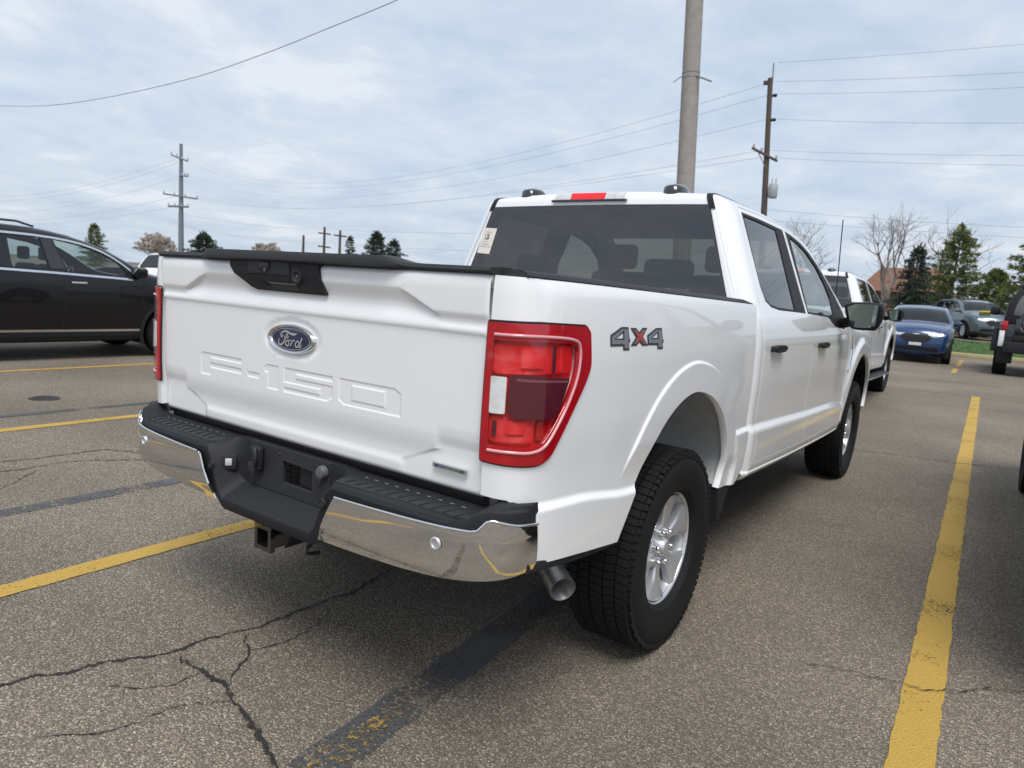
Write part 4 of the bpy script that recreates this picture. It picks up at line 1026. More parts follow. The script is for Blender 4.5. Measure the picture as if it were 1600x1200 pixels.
# ------------------------------------------------------------------ paint, cracks and patches on the lot
def worn_paint(name, col, wear=.35, under=None, scale=75):
    """paint film that has worn off the tops of stones: where it is gone the film is transparent"""
    m = bpy.data.materials.new(name); m.use_nodes = True; N = m.node_tree; b = N.nodes['Principled BSDF']; MATS[name] = m
    g = N.nodes.new('ShaderNodeNewGeometry')
    n = N.nodes.new('ShaderNodeTexNoise'); n.inputs['Scale'].default_value = scale; n.inputs['Detail'].default_value = 3; n.inputs['Roughness'].default_value = .7
    n2 = N.nodes.new('ShaderNodeTexNoise'); n2.inputs['Scale'].default_value = 2.2; n2.inputs['Detail'].default_value = 5
    v = N.nodes.new('ShaderNodeTexVoronoi'); v.inputs['Scale'].default_value = 142
    for t in (n, n2, v): N.links.new(g.outputs['Position'], t.inputs['Vector'])
    ma = N.nodes.new('ShaderNodeMath'); ma.operation = 'MULTIPLY_ADD'; ma.inputs[1].default_value = .8
    N.links.new(n2.outputs['Fac'], ma.inputs[0]); N.links.new(n.outputs['Fac'], ma.inputs[2])
    mr = N.nodes.new('ShaderNodeMapRange'); c = .55+wear
    mr.inputs[1].default_value = c-.04; mr.inputs[2].default_value = c+.06
    N.links.new(ma.outputs[0], mr.inputs[0])
    cm = N.nodes.new('ShaderNodeMixRGB'); cm.inputs[1].default_value = (*[k*.72 for k in col], 1); cm.inputs[2].default_value = (*col, 1)
    N.links.new(n.outputs['Fac'], cm.inputs[0]); N.links.new(cm.outputs[0], b.inputs['Base Color']); b.inputs['Roughness'].default_value = .7
    bp = N.nodes.new('ShaderNodeBump'); bp.inputs['Strength'].default_value = .8; bp.inputs['Distance'].default_value = .005; bp.invert = True
    N.links.new(v.outputs['Distance'], bp.inputs['Height']); N.links.new(bp.outputs[0], b.inputs['Normal'])
    iv = N.nodes.new('ShaderNodeMath'); iv.operation = 'SUBTRACT'; iv.inputs[0].default_value = 1.0
    N.links.new(mr.outputs[0], iv.inputs[1]); N.links.new(iv.outputs[0], b.inputs['Alpha'])
    return m
YEL = worn_paint('yellow_line_paint', (.56, .355, .066), .50)
YELOLD = worn_paint('yellow_line_old', (.40, .26, .06), .25, scale=55)
BLACKP = worn_paint('black_cover_paint', (.080, .083, .088), .36)
GREYP = worn_paint('grey_cover_paint', (.11, .118, .126), .38)
KERBP = mat('kerb_concrete', (.42, .36, .20), .85, noise=(8, .3))
SLOPE = -.0195
def line(name, x, y0, y1, wd, z, m, label=None, kind=True, slope=SLOPE, seed=0, taper=0):
    r = random.Random(seed); V = []; Fc = []; n = max(2, int((y1-y0)/.06))
    for i in range(n+1):
        y = y0+(y1-y0)*i/n; c = x+slope*(y-1); tp = taper and min(1, max(0, (y-y1+.7)/.7))
        V += [(c-wd/2+r.uniform(-.004, .005)+wd*.5*tp, y, z), (c+wd/2+r.uniform(-.005, .004)-wd*.5*tp, y, z)]
    for i in range(n): Fc.append((2*i, 2*i+1, 2*i+3, 2*i+2))
    return structure(mesh(name, V, Fc, m))
line('yellow_line', 1.862, -3, 13.45, .128, .004, YEL, seed=1)
line('yellow_line', -1.290, -3, 13.2, .118, .004, YEL, slope=-.010, seed=2)
line('yellow_line', -4.345, -3, 13.0, .115, .004, YEL, slope=.0, seed=3)
line('yellow_line', -7.560, -3, 13.0, .115, .004, YEL, slope=.0, seed=4)
line('yellow_line', -10.66, -3, 13.0, .115, .004, YEL, slope=.0, seed=5)
line('yellow_line', 1.32, 19.0, 20.8, .12, .004, YEL, slope=-.02, seed=6); line('yellow_line', 1.32, 22.2, 25.6, .12, .004, YEL, slope=-.02, seed=7)
line('yellow_line', 4.95, -3, 13.4, .12, .004, YEL, seed=8)
line('cover_line', .432, -3, 3.2, .155, .004, BLACKP, slope=-.075, seed=9)
line('old_yellow_line', .440, -3, .50, .13, .008, YELOLD, slope=-.075, seed=10, taper=1)
line('cover_line', -2.285, -3, 3.0, .125, .004, GREYP, slope=.01, seed=11)
line('cover_line', -4.905, -3, 5.0, .10, .004, worn_paint('grey_faded', (.10, .10, .098), .44), slope=.02, seed=12)
CRACKM = worn_paint('crack_bitumen', (.022, .020, .018), .50, scale=95)
def crack(pts, w, z=.0035, seed=0):
    w = w*1.2
    r = random.Random(seed); P = densify(pts, .012, False); V = []; Fc = []; w0 = w; jx = jy = 0
    for i, p in enumerate(P):
        q = P[min(i+1, len(P)-1)]; o = P[max(i-1, 0)]; t = np.array(q)-np.array(o); t = t/max(1e-6, np.linalg.norm(t)); nn = (-t[1], t[0])
        jx = jx*.7+r.uniform(-.007, .007); jy = jy*.7+r.uniform(-.007, .007)
        e = min(1, (len(P)-1-i)/6+.15, i/6+.3); a = w0*(.15+1.1*r.random()**1.6)*.5*e; b = w0*(.15+1.1*r.random()**1.6)*.5*e
        V += [(p[0]+jx+nn[0]*a, p[1]+jy+nn[1]*a, z), (p[0]+jx-nn[0]*b, p[1]+jy-nn[1]*b, z)]
    for i in range(len(P)-1): Fc.append((2*i+1, 2*i, 2*i+2, 2*i+3))
    o = mesh('pavement_crack', V, Fc, CRACKM); return structure(o)
CR = [
 ([(-0.565, -0.553), (-0.542, -0.509), (-0.519, -0.428), (-0.476, -0.35), (-0.466, -0.275), (-0.42, -0.191), (-0.356, -0.09), (-0.348, -0.025), (-0.345, 0.072), (-0.306, 0.206), (-0.274, 0.342), (-0.286, 0.523), (-0.262, 0.693), (-0.294, 0.895), (-0.32, 1.024), (-0.368, 1.23), (-.42, 1.7), (-.38, 2.4)], .016),
 ([(-0.288, -0.058), (-0.166, -0.058), (-0.043, -0.051), (0.081, -0.083), (0.223, -0.11), (0.338, -0.146), (0.416, -0.169), (0.52, -0.21)], .017),
 ([(-0.288, 0.19), (-0.153, 0.124), (-0.072, 0.027), (-0.008, -0.044)], .009), ([(-0.158, 0.134), (-0.129, 0.223), (-0.12, 0.345), (-0.146, 0.443), (-0.225, 0.599)], .006),
 ([(-0.142, -0.049), (-0.159, -0.129), (-0.163, -0.17), (-0.192, -0.208), (-0.235, -0.259), (-.33, -.30)], .006),
 ([(0.062, -0.077), (0.015, -0.142), (-0.042, -0.215), (-0.043, -0.323), (-0.067, -0.403), (-0.105, -0.465), (-0.189, -0.548)], .006),
 ([(-3.40, -.2), (-3.377, 0.43), (-3.343, 0.603), (-3.332, 0.899), (-3.319, 1.066), (-3.098, 1.187), (-2.9, 1.6)], .016), ([(-3.05, -.1), (-3.137, 0.35), (-3.11, 0.5), (-3.137, 0.718), (-3.042, 0.899), (-2.905, 1.092), (-2.85, 1.5)], .013),
 ([(-2.747, 0.221), (-2.884, 0.367), (-3.036, 0.527)], .01),
 ([(1.443, 1.472), (1.581, 1.536), (1.679, 1.55), (1.782, 1.586), (1.845, 1.586), (1.912, 1.638), (1.98, 1.685), (2.037, 1.772), (2.155, 1.836), (2.4, 1.95)], .007),
 ([(.6, 6.2), (0.873, 6.24), (1.253, 6.362), (1.725, 6.459), (2.221, 6.728), (3, 6.8)], .016), ([(.2, 13.2), (1.097, 13.261), (1.674, 13.24), (2.311, 13.361), (4, 13.3)], .03), ([(.3, 16.2), (1.2, 16.3), (2.0, 16.15)], .05)]
for i, (p, w) in enumerate(CR): crack(p, w, .0095 if i in (1, 9, 10) else .0035, i)
# oil spot
V = [(-5.60, 1.53, .0035)]+[(-5.60+.15*math.cos(t)*(1+.15*math.sin(3*t)), 1.53+.13*math.sin(t), .0035) for t in np.linspace(0, 2*math.pi, 24)[:-1]]
structure(mesh('oil_stain', V, [(0, 1+k, 1+(k+1) % 23) for k in range(23)], worn_paint('oil_film', (.035, .03, .026), .48)))


# ------------------------------------------------------------------ other cars
SUV = dict(L=5.0, W=.97,
    sil=[(.10, .42), (.06, .75), (.10, 1.02), (.20, 1.25), (.46, 1.62), (.70, 1.70), (1.3, 1.745), (2.1, 1.745), (2.55, 1.725), (2.88, 1.665), (3.24, 1.560), (3.56, 1.39), (3.80, 1.235), (3.95, 1.18), (4.3, 1.13), (4.65, 1.06), (4.90, .96), (5.0, .80), (5.02, .50), (4.94, .30), (4.0, .235), (1.0, .235), (.25, .30)],
    belt=1.20, axles=(1.18, 4.18), R=.365,
    wins=[[(.78, 1.56), (1.55, 1.62), (1.48, 1.235), (.82, 1.29)], [(1.66, 1.625), (2.50, 1.615), (2.55, 1.205), (1.60, 1.232)], [(2.655, 1.605), (2.93, 1.565), (3.20, 1.485), (3.42, 1.36), (3.56, 1.165), (2.77, 1.195)]],
    cuts=[1.55, 2.69, 3.72])
def car_x0(W, taper_f=.16, taper_r=.10, L=5.0):
    t = hermite([.2, .30, .45, .80, 1.05, 1.20, 1.45, 1.62, 1.80], [.925, .945, .965, .995, .99, .965, .86, .785, .70])
    def f(y, z):
        y = np.asarray(y, float); z = np.asarray(z, float)
        return W*t(z)-taper_f*sstep(L-1.05, L+.05, y)**1.6*np.where(z < 1.25, 1, 0)-taper_r*sstep(.7, -.1, y)**1.5
    return f
def build_car(name, label, cat, loc, rz, paint, P=SUV, scale=(1, 1, 1), trim=None, glass=None, chrome_trim=True, group=None, ext=None, wheel_style='car', sheet=False):
    C = thing(name, label, cat, loc, rz, group); C.scale = scale
    if ext: pass
    L, W_ = P['L'], P['W']; sil0 = [(y-L/2, z) for y, z in P['sil']]; sil = densify(chaikin(sil0, 2), .06)
    x0 = car_x0(W_, L=L); X0 = lambda y, z: x0(np.asarray(y)+L/2, z)
    R_ = .10; ar = P['R']+.065; g = glass or GLASS_MID
    def archpts(yc, r, n=14): return [(yc+r*math.cos(t), P['R']+r*math.sin(t)) for t in np.linspace(-.42, math.pi+.42, n)]
    wins = [[(y-L/2, z) for y, z in w] for w in P['wins']]
    # silhouette with the arches cut out of its lower edge
    low = [p for p in sil if p[1] < .5]
    ax = [a-L/2 for a in P['axles']]
    up = [p for p in sil]
    n = len(sil)
    loop = [p for p in sil if not any(math.hypot(p[0]-a, p[1]-P['R']) < ar*1.02 for a in ax)]
    # insert arches: find break points
    out = []; m_ = len(loop)
    for i in range(m_):
        a = loop[i]; b = loop[(i+1) % m_]; out.append(a)
        for c in ax:
            if (a[0]-c)*(b[0]-c) < 0 and a[1] < .6 and b[1] < .6:
                arc = archpts(c, ar)
                out += arc if (a[0] > c) else arc[::-1]
    fs = sorted([(z, y) for y, z in sil if y > L/2-.45 and .30 < z < 1.0]); fz = np.array([q[0] for q in fs]); fyy = np.array([q[1] for q in fs])
    def ff(d):
        def f_(x, z):
            y = np.interp(z, fz, fyy); xe = X0(y, z)-R_
            return np.stack([x, y+.10*(1-np.clip(np.abs(x)/xe, 0, 1.1)**2)+d, z], 1)
        return f_
    for s in (1, -1):
        f = shell_fn(X0, sil, R_, s); fo = lambda d: (lambda y, z: f(y, z)+np.array([s*d, 0, 0]))
        bs = panel('body_side', [out]+[w for w in wins], f, .05, paint, C, .03, rings=(.005, .02, .05), flip=s)
        for k, w in enumerate(wins):
            panel('window', [inset(w, -.01)], fo(-.012), .12, (GLASS_CLR if k == 2 else (GLASS_DARK if k == 0 else g)), bs, 0, flip=s)
            panel('window_trim', [inset(w, -.020), inset(w, -.004)], fo(.003), .08, PLAST, bs, .004, flip=s)
        if chrome_trim:
            tp = [(y-L/2, z) for y, z in chaikin([(.80, 1.60), (1.55, 1.655), (2.1, 1.655), (2.55, 1.643), (2.93, 1.600), (3.20, 1.520), (3.42, 1.400), (3.68, 1.175)], 1, False)]
            lo = [(y-L/2, z) for y, z in [(.80, 1.262), (1.5, 1.212), (2.6, 1.178), (3.60, 1.135)]]
            for q in (tp, lo): panel('bright_strip', [q+[(a, b-.028) for a, b in q[::-1]]], fo(.010), .08, CHROME, bs, .008, flip=s)
        panel('pillar_trim', [[(wins[1][1][0]+.022, 1.60), (wins[2][0][0]-.022, 1.59), (wins[2][5][0]-.02, 1.215), (wins[1][2][0]+.02, 1.222)]], fo(.002), .08, GLOSSB, bs, .003, flip=s)
        for c in P['cuts']:
            z0 = .36; z1 = 1.185 if c != P['cuts'][0] else 1.2
            y = c-L/2; q = [(y+.03*math.sin((z-.36)*2), z) for z in np.linspace(z0, z1, 8)]
            panel('door_gap', [[(a-.004, b) for a, b in q]+[(a+.004, b) for a, b in q[::-1]]], fo(.0015), .1, GASKET, bs, 0, flip=s)
        q = [(ax[0]+ar+.04, .40), (ax[1]-ar-.04, .40), (ax[1]-ar-.02, .25), (ax[0]+ar+.02, .25)]
        panel('sill_cladding', [q], fo(.010), .1, PLAST, bs, .012, flip=s)
        panel('sill_strip', [[(ax[0]+ar+.05, .415), (ax[1]-ar-.05, .415), (ax[1]-ar-.05, .385), (ax[0]+ar+.05, .385)]], fo(.016), .1, CHROME if chrome_trim else PLAST, bs, .006, flip=s)
        for yy in (P['cuts'][1]+.10, P['cuts'][0]+.13):
            hx_ = float(X0(np.array([yy-L/2]), np.array([1.04]))[0])
            rbox('door_handle', (s*(hx_+.018), yy+.10-L/2, 1.045), (.028, .20, .032), CHROME if chrome_trim else paint, bs, .012)
        mm = prism('door_mirror', chaikin([(.93, 1.30), (1.13, 1.30), (1.14, 1.20), (1.10, 1.15), (.96, 1.16)], 1), lambda a, c, t, s=s: (s*a, 3.62-L/2+.12*t, c), paint, C, .03, 3)
        prism('mirror_glass', chaikin([(.96, 1.285), (1.11, 1.285), (1.12, 1.20), (1.09, 1.165), (.98, 1.17)], 1), lambda a, c, t, s=s: (s*a, 3.618-L/2-.004*t, c), MIRROR, mm)
        rbox('mirror_foot', (s*.93, 3.66-L/2, 1.17), (.12, .05, .04), PLAST, mm, .01)
        for a in ax:
            V = []; Fc = []
            A = archpts(a, ar, 16)
            for y, z in A: V += [(s*.93*W_, y, z), (s*.45, y, z)]
            for i in range(15): Fc.append((2*i, 2*i+1, 2*i+3, 2*i+2))
            b0 = len(V); V.append((s*.45, a, P['R']))
            for i in range(15): Fc.append((2*i+1, b0, 2*i+3))
            mesh('wheel_liner', V, Fc, DARKMETAL, C, 50)
            V = []; Fc = []
            A = archpts(a, ar-.004, 16); B = archpts(a, ar+.045, 16)
            PA = f(np.array([p[0] for p in A]), np.array([p[1] for p in A])); PB = f(np.array([p[0] for p in B]), np.array([p[1] for p in B]))
            for p, q in zip(PA, PB): V += [tuple(p+np.array([s*.016, 0, 0])), tuple(q+np.array([s*.012, 0, 0])), tuple(q)]
            for i in range(15): Fc += [(3*i, 3*i+1, 3*i+4, 3*i+3), (3*i+1, 3*i+2, 3*i+5, 3*i+4)]
            mesh('arch_trim', V, Fc, PLAST, bs, 50)
            wheel(C, (s*(W_-.135), a, P['R']), s, 'car', P['R'], .235, .235, wheel_style, spin=a, detail=False)
        # lamps
        hy = L/2; xo = .74
        panel('headlight', [round_poly([(s*.30, .90), (s*.66, .955), (s*.70, .86), (s*.50, .80), (s*.32, .83)], .03)], ff(.012), .06, mat('headlight_lens', (.55, .57, .60), .12, coat=1.), C, .02, flip=-1)
        prism('taillight', chaikin([(.52, 1.10), (.90, 1.13), (.92, 1.00), (.60, .95)], 1), lambda a, c, t, s=s: (s*a, -hy+.13+.30*max(0, a-.55)-.05*t, c), RED_OUT, C, .008)
    wrap('roof', sil, lambda y, z: z > 1.60 and y < 3.0-L/2, X0, R_, .03, paint, C)
    wrap('windscreen', sil, lambda y, z: 2.94-L/2 < y < 3.86-L/2 and z > 1.19, X0, R_, .06, GLASS_CLR, C)
    wrap('bonnet', sil, lambda y, z: y > 3.80-L/2 and z > .93, X0, R_, .06, paint, C)
    wrap('front_bumper', sil, lambda y, z: y > L/2-.9 and .27 < z < .99, X0, R_, .10, paint, C)
    wrap('rear_window', sil, lambda y, z: y < .55-L/2 and 1.20 < z < 1.64, X0, R_, .05, glass or GLASS_DARK, C)
    wrap('tailgate', sil, lambda y, z: y < .6-L/2 and .62 < z < 1.23, X0, R_, .06, paint, C)
    wrap('rear_bumper', sil, lambda y, z: y < .6-L/2 and .28 < z < .68, X0, R_, .07, PLAST, C)
    panel('grille', [round_poly([(-.34, .86), (.34, .86), (.42, .78), (.30, .64), (-.30, .64), (-.42, .78)], .03)], ff(.014), .06, PLAST, C, .02, flip=-1)
    panel('lower_intake', [round_poly([(-.58, .50), (.58, .50), (.60, .34), (-.60, .34)], .04)], ff(.012), .06, PLAST, C, .02, flip=-1)
    panel('front_badge', [[(.10*math.cos(t), .90+.04*math.sin(t)) for t in np.linspace(0, 2*math.pi, 20)[:-1]]], ff(.016), .06, CHROME, C, .004, flip=-1)
    panel('number_plate', [[(-.16, .62), (.16, .62), (.16, .535), (-.16, .535)]], ff(.03), .06, mat('plate_white', (.7, .7, .72), .4), C, .01, flip=-1)
    rbox('underbody', (0, 0, .33), (1.5, 4.2, .18), DARKMETAL, C, .02)
    for c in (-.36, .36):
        b = rbox('front_seat', (c, 2.75-L/2, .95), (.48, .14, .62), SEAT, C, .05); rbox('headrest', (c, 2.72-L/2, 1.40), (.25, .09, .18), SEAT, b, .03)
    rbox('rear_seat', (0, 1.55-L/2, .92), (1.25, .14, .58), SEAT, C, .05)
    rbox('dashboard', (0, 3.58-L/2, 1.05), (1.40, .36, .20), SEAT, C, .05)
    V = []; Fc = []; tube('steering_wheel', [(-.36+.17*math.cos(t), 3.28-L/2+.05*math.sin(t), 1.08+.16*math.sin(t)) for t in np.linspace(0, 2*math.pi, 21)], .014, SEAT, C, 6)
    for s in (1, -1): tube('roof_rail', [(s*.60, .9-L/2, 1.755), (s*.62, 1.0-L/2, 1.80), (s*.62, 2.3-L/2, 1.795), (s*.60, 2.5-L/2, 1.745)], .016, GLOSSB, C, 6)
    if sheet: rbox('price_sheet', (.30, L/2-.45, 1.16), (.45, .03, .28), mat('yellow_sheet', (.75, .52, .06), .6), C, .004, rot=Matrix.Rotation(-.9, 3, 'X'))
    return C
BLACKPAINT = mat('black_paint', (.004, .004, .005), .25, coat=.55, spec=.3)
BLUEPAINT = mat('blue_paint', (.003, .032, .12), .28, metal=.0, coat=1.0)
GREYPAINT = mat('blue_grey_paint', (.10, .14, .16), .30, metal=.45, coat=1.0)
CHARCOAL = mat('charcoal_paint', (.02, .021, .024), .28, coat=1.0)
build_car('parked_suv', 'black SUV with chrome window trim, parked side-on beyond the yellow lines', 'SUV', (-9.26, 2.60, 0), 0, BLACKPAINT, glass=None)
build_car('parked_suv', 'dark charcoal SUV parked just across the yellow line from the white pickup', 'SUV', (3.15, 4.02, 0), math.radians(1.2), CHARCOAL, scale=(1, 1, 1.12), chrome_trim=False)
build_car('parked_suv', 'blue compact SUV facing the lot with white front plate, by the grass', 'SUV', (-.36, 24.0, 0), math.radians(184), BLUEPAINT, scale=(.97, .92, .95), chrome_trim=False)
build_car('parked_suv', 'blue-grey SUV with yellow sheet on its bonnet, up behind the grass strip', 'SUV', (.42, 37.0, .46), math.radians(-155), GREYPAINT, chrome_trim=False, sheet=True)
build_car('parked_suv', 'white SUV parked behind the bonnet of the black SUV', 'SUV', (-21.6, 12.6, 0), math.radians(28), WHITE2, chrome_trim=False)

# second pickup ahead of the first, with running boards and chrome handles
T2 = copy_tree(TRUCK); T2.location = (-.68, 7.37, 0); T2.rotation_euler = (0, 0, 0)
T2['label'] = 'second white pickup with chrome door handles and running boards, ahead of the first'
for o in T2.children_recursive:
    if o.name.startswith(('door_handle', 'handle_foot')):
        o.data = o.data.copy(); o.data.materials.clear(); o.data.materials.append(CHROME)
for s in (1, -1):
    rb = prism('running_board', [(2.05, .43), (4.42, .40), (4.46, .36), (2.02, .37)], lambda a, c, t, s=s: (s*(.90+.17*t), a, c), PLAST, T2, .012)
    tube('board_edge', [(s*1.072, 2.06, .40), (s*1.072, 4.42, .378)], .014, CHROME, rb, 8)
tube('mast_antenna', [(.80, 4.62, 1.27), (.80, 4.60, 1.60), (.79, 4.57, 2.05)], .004, GASKET, TRUCK, 6)

# ------------------------------------------------------------------ ground beyond the lot
GRASS = mat('grass_turf', (.055, .11, .026), .9, noise=(3, .45), bump=(40, .6, .02))
FIELD = mat('far_ground', (.10, .105, .07), .95, noise=(.2, .3))
def sheet(name, x0, x1, ys, m, nx=24):
    V = []; Fc = []
    for y, z in ys:
        for i in range(nx+1): V.append((x0+(x1-x0)*i/nx, y, z))
    for j in range(len(ys)-1):
        for i in range(nx): a = j*(nx+1)+i; Fc.append((a, a+1, a+nx+2, a+nx+1))
    return structure(mesh(name, V, Fc, m, None, 40))
sheet('grass_bank', -14, 60, [(27.82, .10), (28.2, .14), (29.5, .28), (31.0, .42), (32.0, .455)], GRASS)
sheet('upper_lot', -60, 120, [(31.8, .44), (60, .45), (110, .45)], GROUND)
sheet('far_field', -2000, 2000, [(-900, -.25), (0, -.2), (400, -.2), (2200, -.2)], FIELD, 8)
sheet('far_lot', -400, -14, [(27.5, -.004), (60, -.004), (140, -.004)], GROUND)
for i in range(14):   # kerb stones
    k = rbox('kerb_stone', (-13.2+i*2.0, 27.71, .07), (1.985, .22, .16), KERBP, None, .02); structure(k)
def grass_tufts():
    V = []; Fc = []; r = random.Random(3)
    for i in range(9000):
        x = r.uniform(-4, 9); y = r.uniform(27.85, 32); z = float(np.interp(y, [27.82, 28.2, 29.5, 31, 32], [.10, .14, .28, .42, .455]))
        a = r.uniform(0, 6.28); h = r.uniform(.03, .09); w = .012; b = len(V)
        V += [(x-w*math.cos(a), y-w*math.sin(a), z-.01), (x+w*math.cos(a), y+w*math.sin(a), z-.01), (x+r.uniform(-.03, .03), y+r.uniform(-.03, .03), z+h)]
        Fc.append((b, b+1, b+2))
    o = mesh('grass_blades', V, Fc, GRASS); o['kind'] = 'stuff'; o['label'] = 'short green grass on the bank behind the kerb'; o['category'] = 'grass'
grass_tufts()

# ------------------------------------------------------------------ trees
BARK = mat('bark', (.11, .095, .085), .9, noise=(6, .35)); BARK2 = mat('pale_bark', (.20, .17, .155), .9, noise=(6, .3))
NEEDLE_D = mat('needles_dark', (.045, .066, .046), .85, noise=(2.5, .5)); NEEDLE_L = mat('needles_light', (.13, .155, .045), .85, noise=(2.5, .45))
BLOSSOM = mat('pale_blossom', (.42, .37, .32), .9, noise=(1.2, .3))
def sprays(V, Fc, c, d, n, ln, w, r):
    for _ in range(n):
        q = Vector((r.gauss(0, 1), r.gauss(0, 1), r.gauss(0, .6))).normalized()*.8+d; q.normalize()
        s = q.cross(Vector((r.gauss(0, 1), r.gauss(0, 1), r.gauss(0, 1)))).normalized()*w; l = ln*r.uniform(.5, 1.2); b = len(V)
        o = c+Vector((r.gauss(0, .5), r.gauss(0, .5), r.gauss(0, .4)))*ln*.5
        V += [o-s*.4, o+q*l*.5+s, o+q*l, o+q*l*.5-s]; Fc.append((b, b+1, b+2, b+3))
def evergreen(name, label, loc, h, rad, m, seed, group, first=.08, open_=1.0, dens=1.0):
    r = random.Random(seed); T = thing(name, label, 'tree', loc, r.uniform(0, 6), group)
    bend = r.uniform(-.03, .03)
    tube('trunk', [(bend*h*math.sin(t*3), 0, h*t) for t in np.linspace(0, .97, 9)], [.045*h*(1-t)*.5+.012 for t in np.linspace(0, .97, 9)], BARK, T, 8)
    V = []; Fc = []; lv = int(13*dens)+6
    for i in range(lv):
        t = first+(1-first)*(i/lv)**.92; n = r.randint(5, 7)
        for k in range(n):
            a = 2*math.pi*(k+r.random()*.7)/n+i*1.3; ln = rad*(1-t)**.75*r.uniform(.62, 1.15)+.05*rad
            if r.random() < .06: ln *= 1.25
            d = Vector((math.cos(a), math.sin(a), r.uniform(-.18, .22)+.35*t)); p = Vector((0, 0, h*t)); st = max(3, int(ln/(rad*.11)))
            for j in range(1, st+1):
                q = p+d*ln*j/st+Vector((0, 0, -.22*ln*(j/st)**2*open_)); sprays(V, Fc, q, d*.9, 20, rad*.15*(1.15-.5*j/st), rad*.014, r)
    sprays(V, Fc, Vector((0, 0, h*.985)), Vector((0, 0, 1.2)), 16, rad*.18, rad*.035, r)
    mesh('crown', V, Fc, m, T); return T
def bare(name, label, loc, h, seed, m, group, levels=6, blossom=None, spread=.55):
    r = random.Random(seed); T = thing(name, label, 'tree', loc, 0, group); V = []; Fc = []; tips = []
    def grow(p, d, ln, rad, lev):
        q = p+d*ln*.5+Vector((r.gauss(0, .04), r.gauss(0, .04), 0))*ln; e = p+d*ln
        tube_geo([p, q, e], [rad, rad*.85, rad*.68], 5 if lev > 2 else 3, V if lev < levels else TV, Fc if lev < levels else TF, caps=False)
        if lev <= 1: tips.append(e)
        if lev == 0: return
        for k in range(r.choice((2, 2, 3))):
            nd = (d+Vector((r.gauss(0, spread), r.gauss(0, spread), r.gauss(.10, spread*.6)))).normalized()
            grow(p+d*ln*r.uniform(.65, 1.0), nd, ln*r.uniform(.62, .88), rad*.62, lev-1)
    TV = []; TF = []
    for k in range(3):
        d0 = Vector((r.gauss(0, .16), r.gauss(0, .16), 1)).normalized() if k else Vector((0, 0, 1))
        grow(Vector((0, 0, .0 if k == 0 else h*.12)), d0, h*.28, h*(.016 if k == 0 else .011), levels)
    mesh('trunk', TV, TF, m, T, 60); cr_ = mesh('crown', V, Fc, m, T)
    if blossom:
        BV = []; BF = []
        for t in tips: sprays(BV, BF, t, Vector((0, 0, .2)), 14, h*.045, h*.011, r)
        mesh('blossom', BV, BF, blossom, T)
    return T
G1 = 'evergreen trees beyond the upper lot'
evergreen('spruce_tree', 'dense dark green spruce beside the brown roofed building', (-2.3, 40, .45), 4.3, 1.55, NEEDLE_D, 11, G1, dens=1.3)
evergreen('pine_tree', 'taller yellow-green pine with open tiers, behind the blue-grey SUV', (-.75, 43, .45), 5.5, 2.1, NEEDLE_L, 5, G1, open_=.4, dens=.85)
evergreen('pine_tree', 'yellow-green pine standing behind the black off-roader', (2.75, 40, .45), 5.2, 2.4, NEEDLE_L, 8, G1, open_=.4, dens=.85)
evergreen('pine_tree', 'low bushy pine beside the bare trees', (1.0, 46, .45), 3.6, 1.9, NEEDLE_L, 21, G1, open_=.5)
bare('bare_tree', 'tall leafless tree rising behind the dark spruce', (-4.9, 50, .45), 8.6, 4, BARK2, None, 6)
bare('bare_tree', 'leafless tree with spreading twigs behind the yellow-green pine', (-2.2, 54, .45), 8.6, 9, BARK2, None, 6)
bare('bare_tree', 'thin leafless tree seen above the roof of the second pickup', (-10.2, 52, .45), 8.0, 14, BARK2, None, 6)
G2 = 'small evergreens on the skyline'
for i, (x, y, h, rd, sd, lb) in enumerate([(-131, 57, 7.6, 3.0, 31, 'small yellow-green evergreen above the roof of the black SUV'), (-101.6, 60, 6.4, 4.2, 32, 'low spreading evergreen beside the grey steel power pole'), (-73.6, 70, 7.9, 3.6, 33, 'tallest of the evergreens rising above the tailgate cap'), (-70.6, 70.5, 7.0, 2.9, 34, 'broad evergreen adjoining the tallest one above the tailgate cap'), (-79.3, 70, 7.4, 2.0, 35, 'slim pointed evergreen beside the wooden poles above the tailgate')]):
    evergreen('evergreen_tree', lb, (x, y, -.2), h, rd, NEEDLE_L if i in (0, ) else NEEDLE_D, sd, G2, open_=.5)
for i, (x, y, h, lb) in enumerate([(-133, 68, 7.4, ''), (-128.5, 66, 7.0, ''), (-124, 64, 7.2, ''), (-138, 70, 6.8, ''), (-92.5, 64, 6.6, '')]):
    bare('blossom_tree', 'pale blossoming tree, %s in its row counting from the grey steel power pole' % ('third', 'second', 'nearest', 'fourth')[i] if i < 4 else 'pale blossoming tree standing alone right of the grey steel power pole', (x, y, -.2), h, 40+i, BARK2, 'pale blossoming trees on the skyline' if i < 4 else None, 5, BLOSSOM, .5)
bare('bare_tree', 'small leafless tree beside the grey steel power pole', (-107, 64, -.2), 7.0, 61, BARK2, None, 5)
bare('bare_tree', 'small leafless tree seen past the rear cab pillar', (-52.0, 66, -.2), 5.2, 62, BARK2, None, 5)

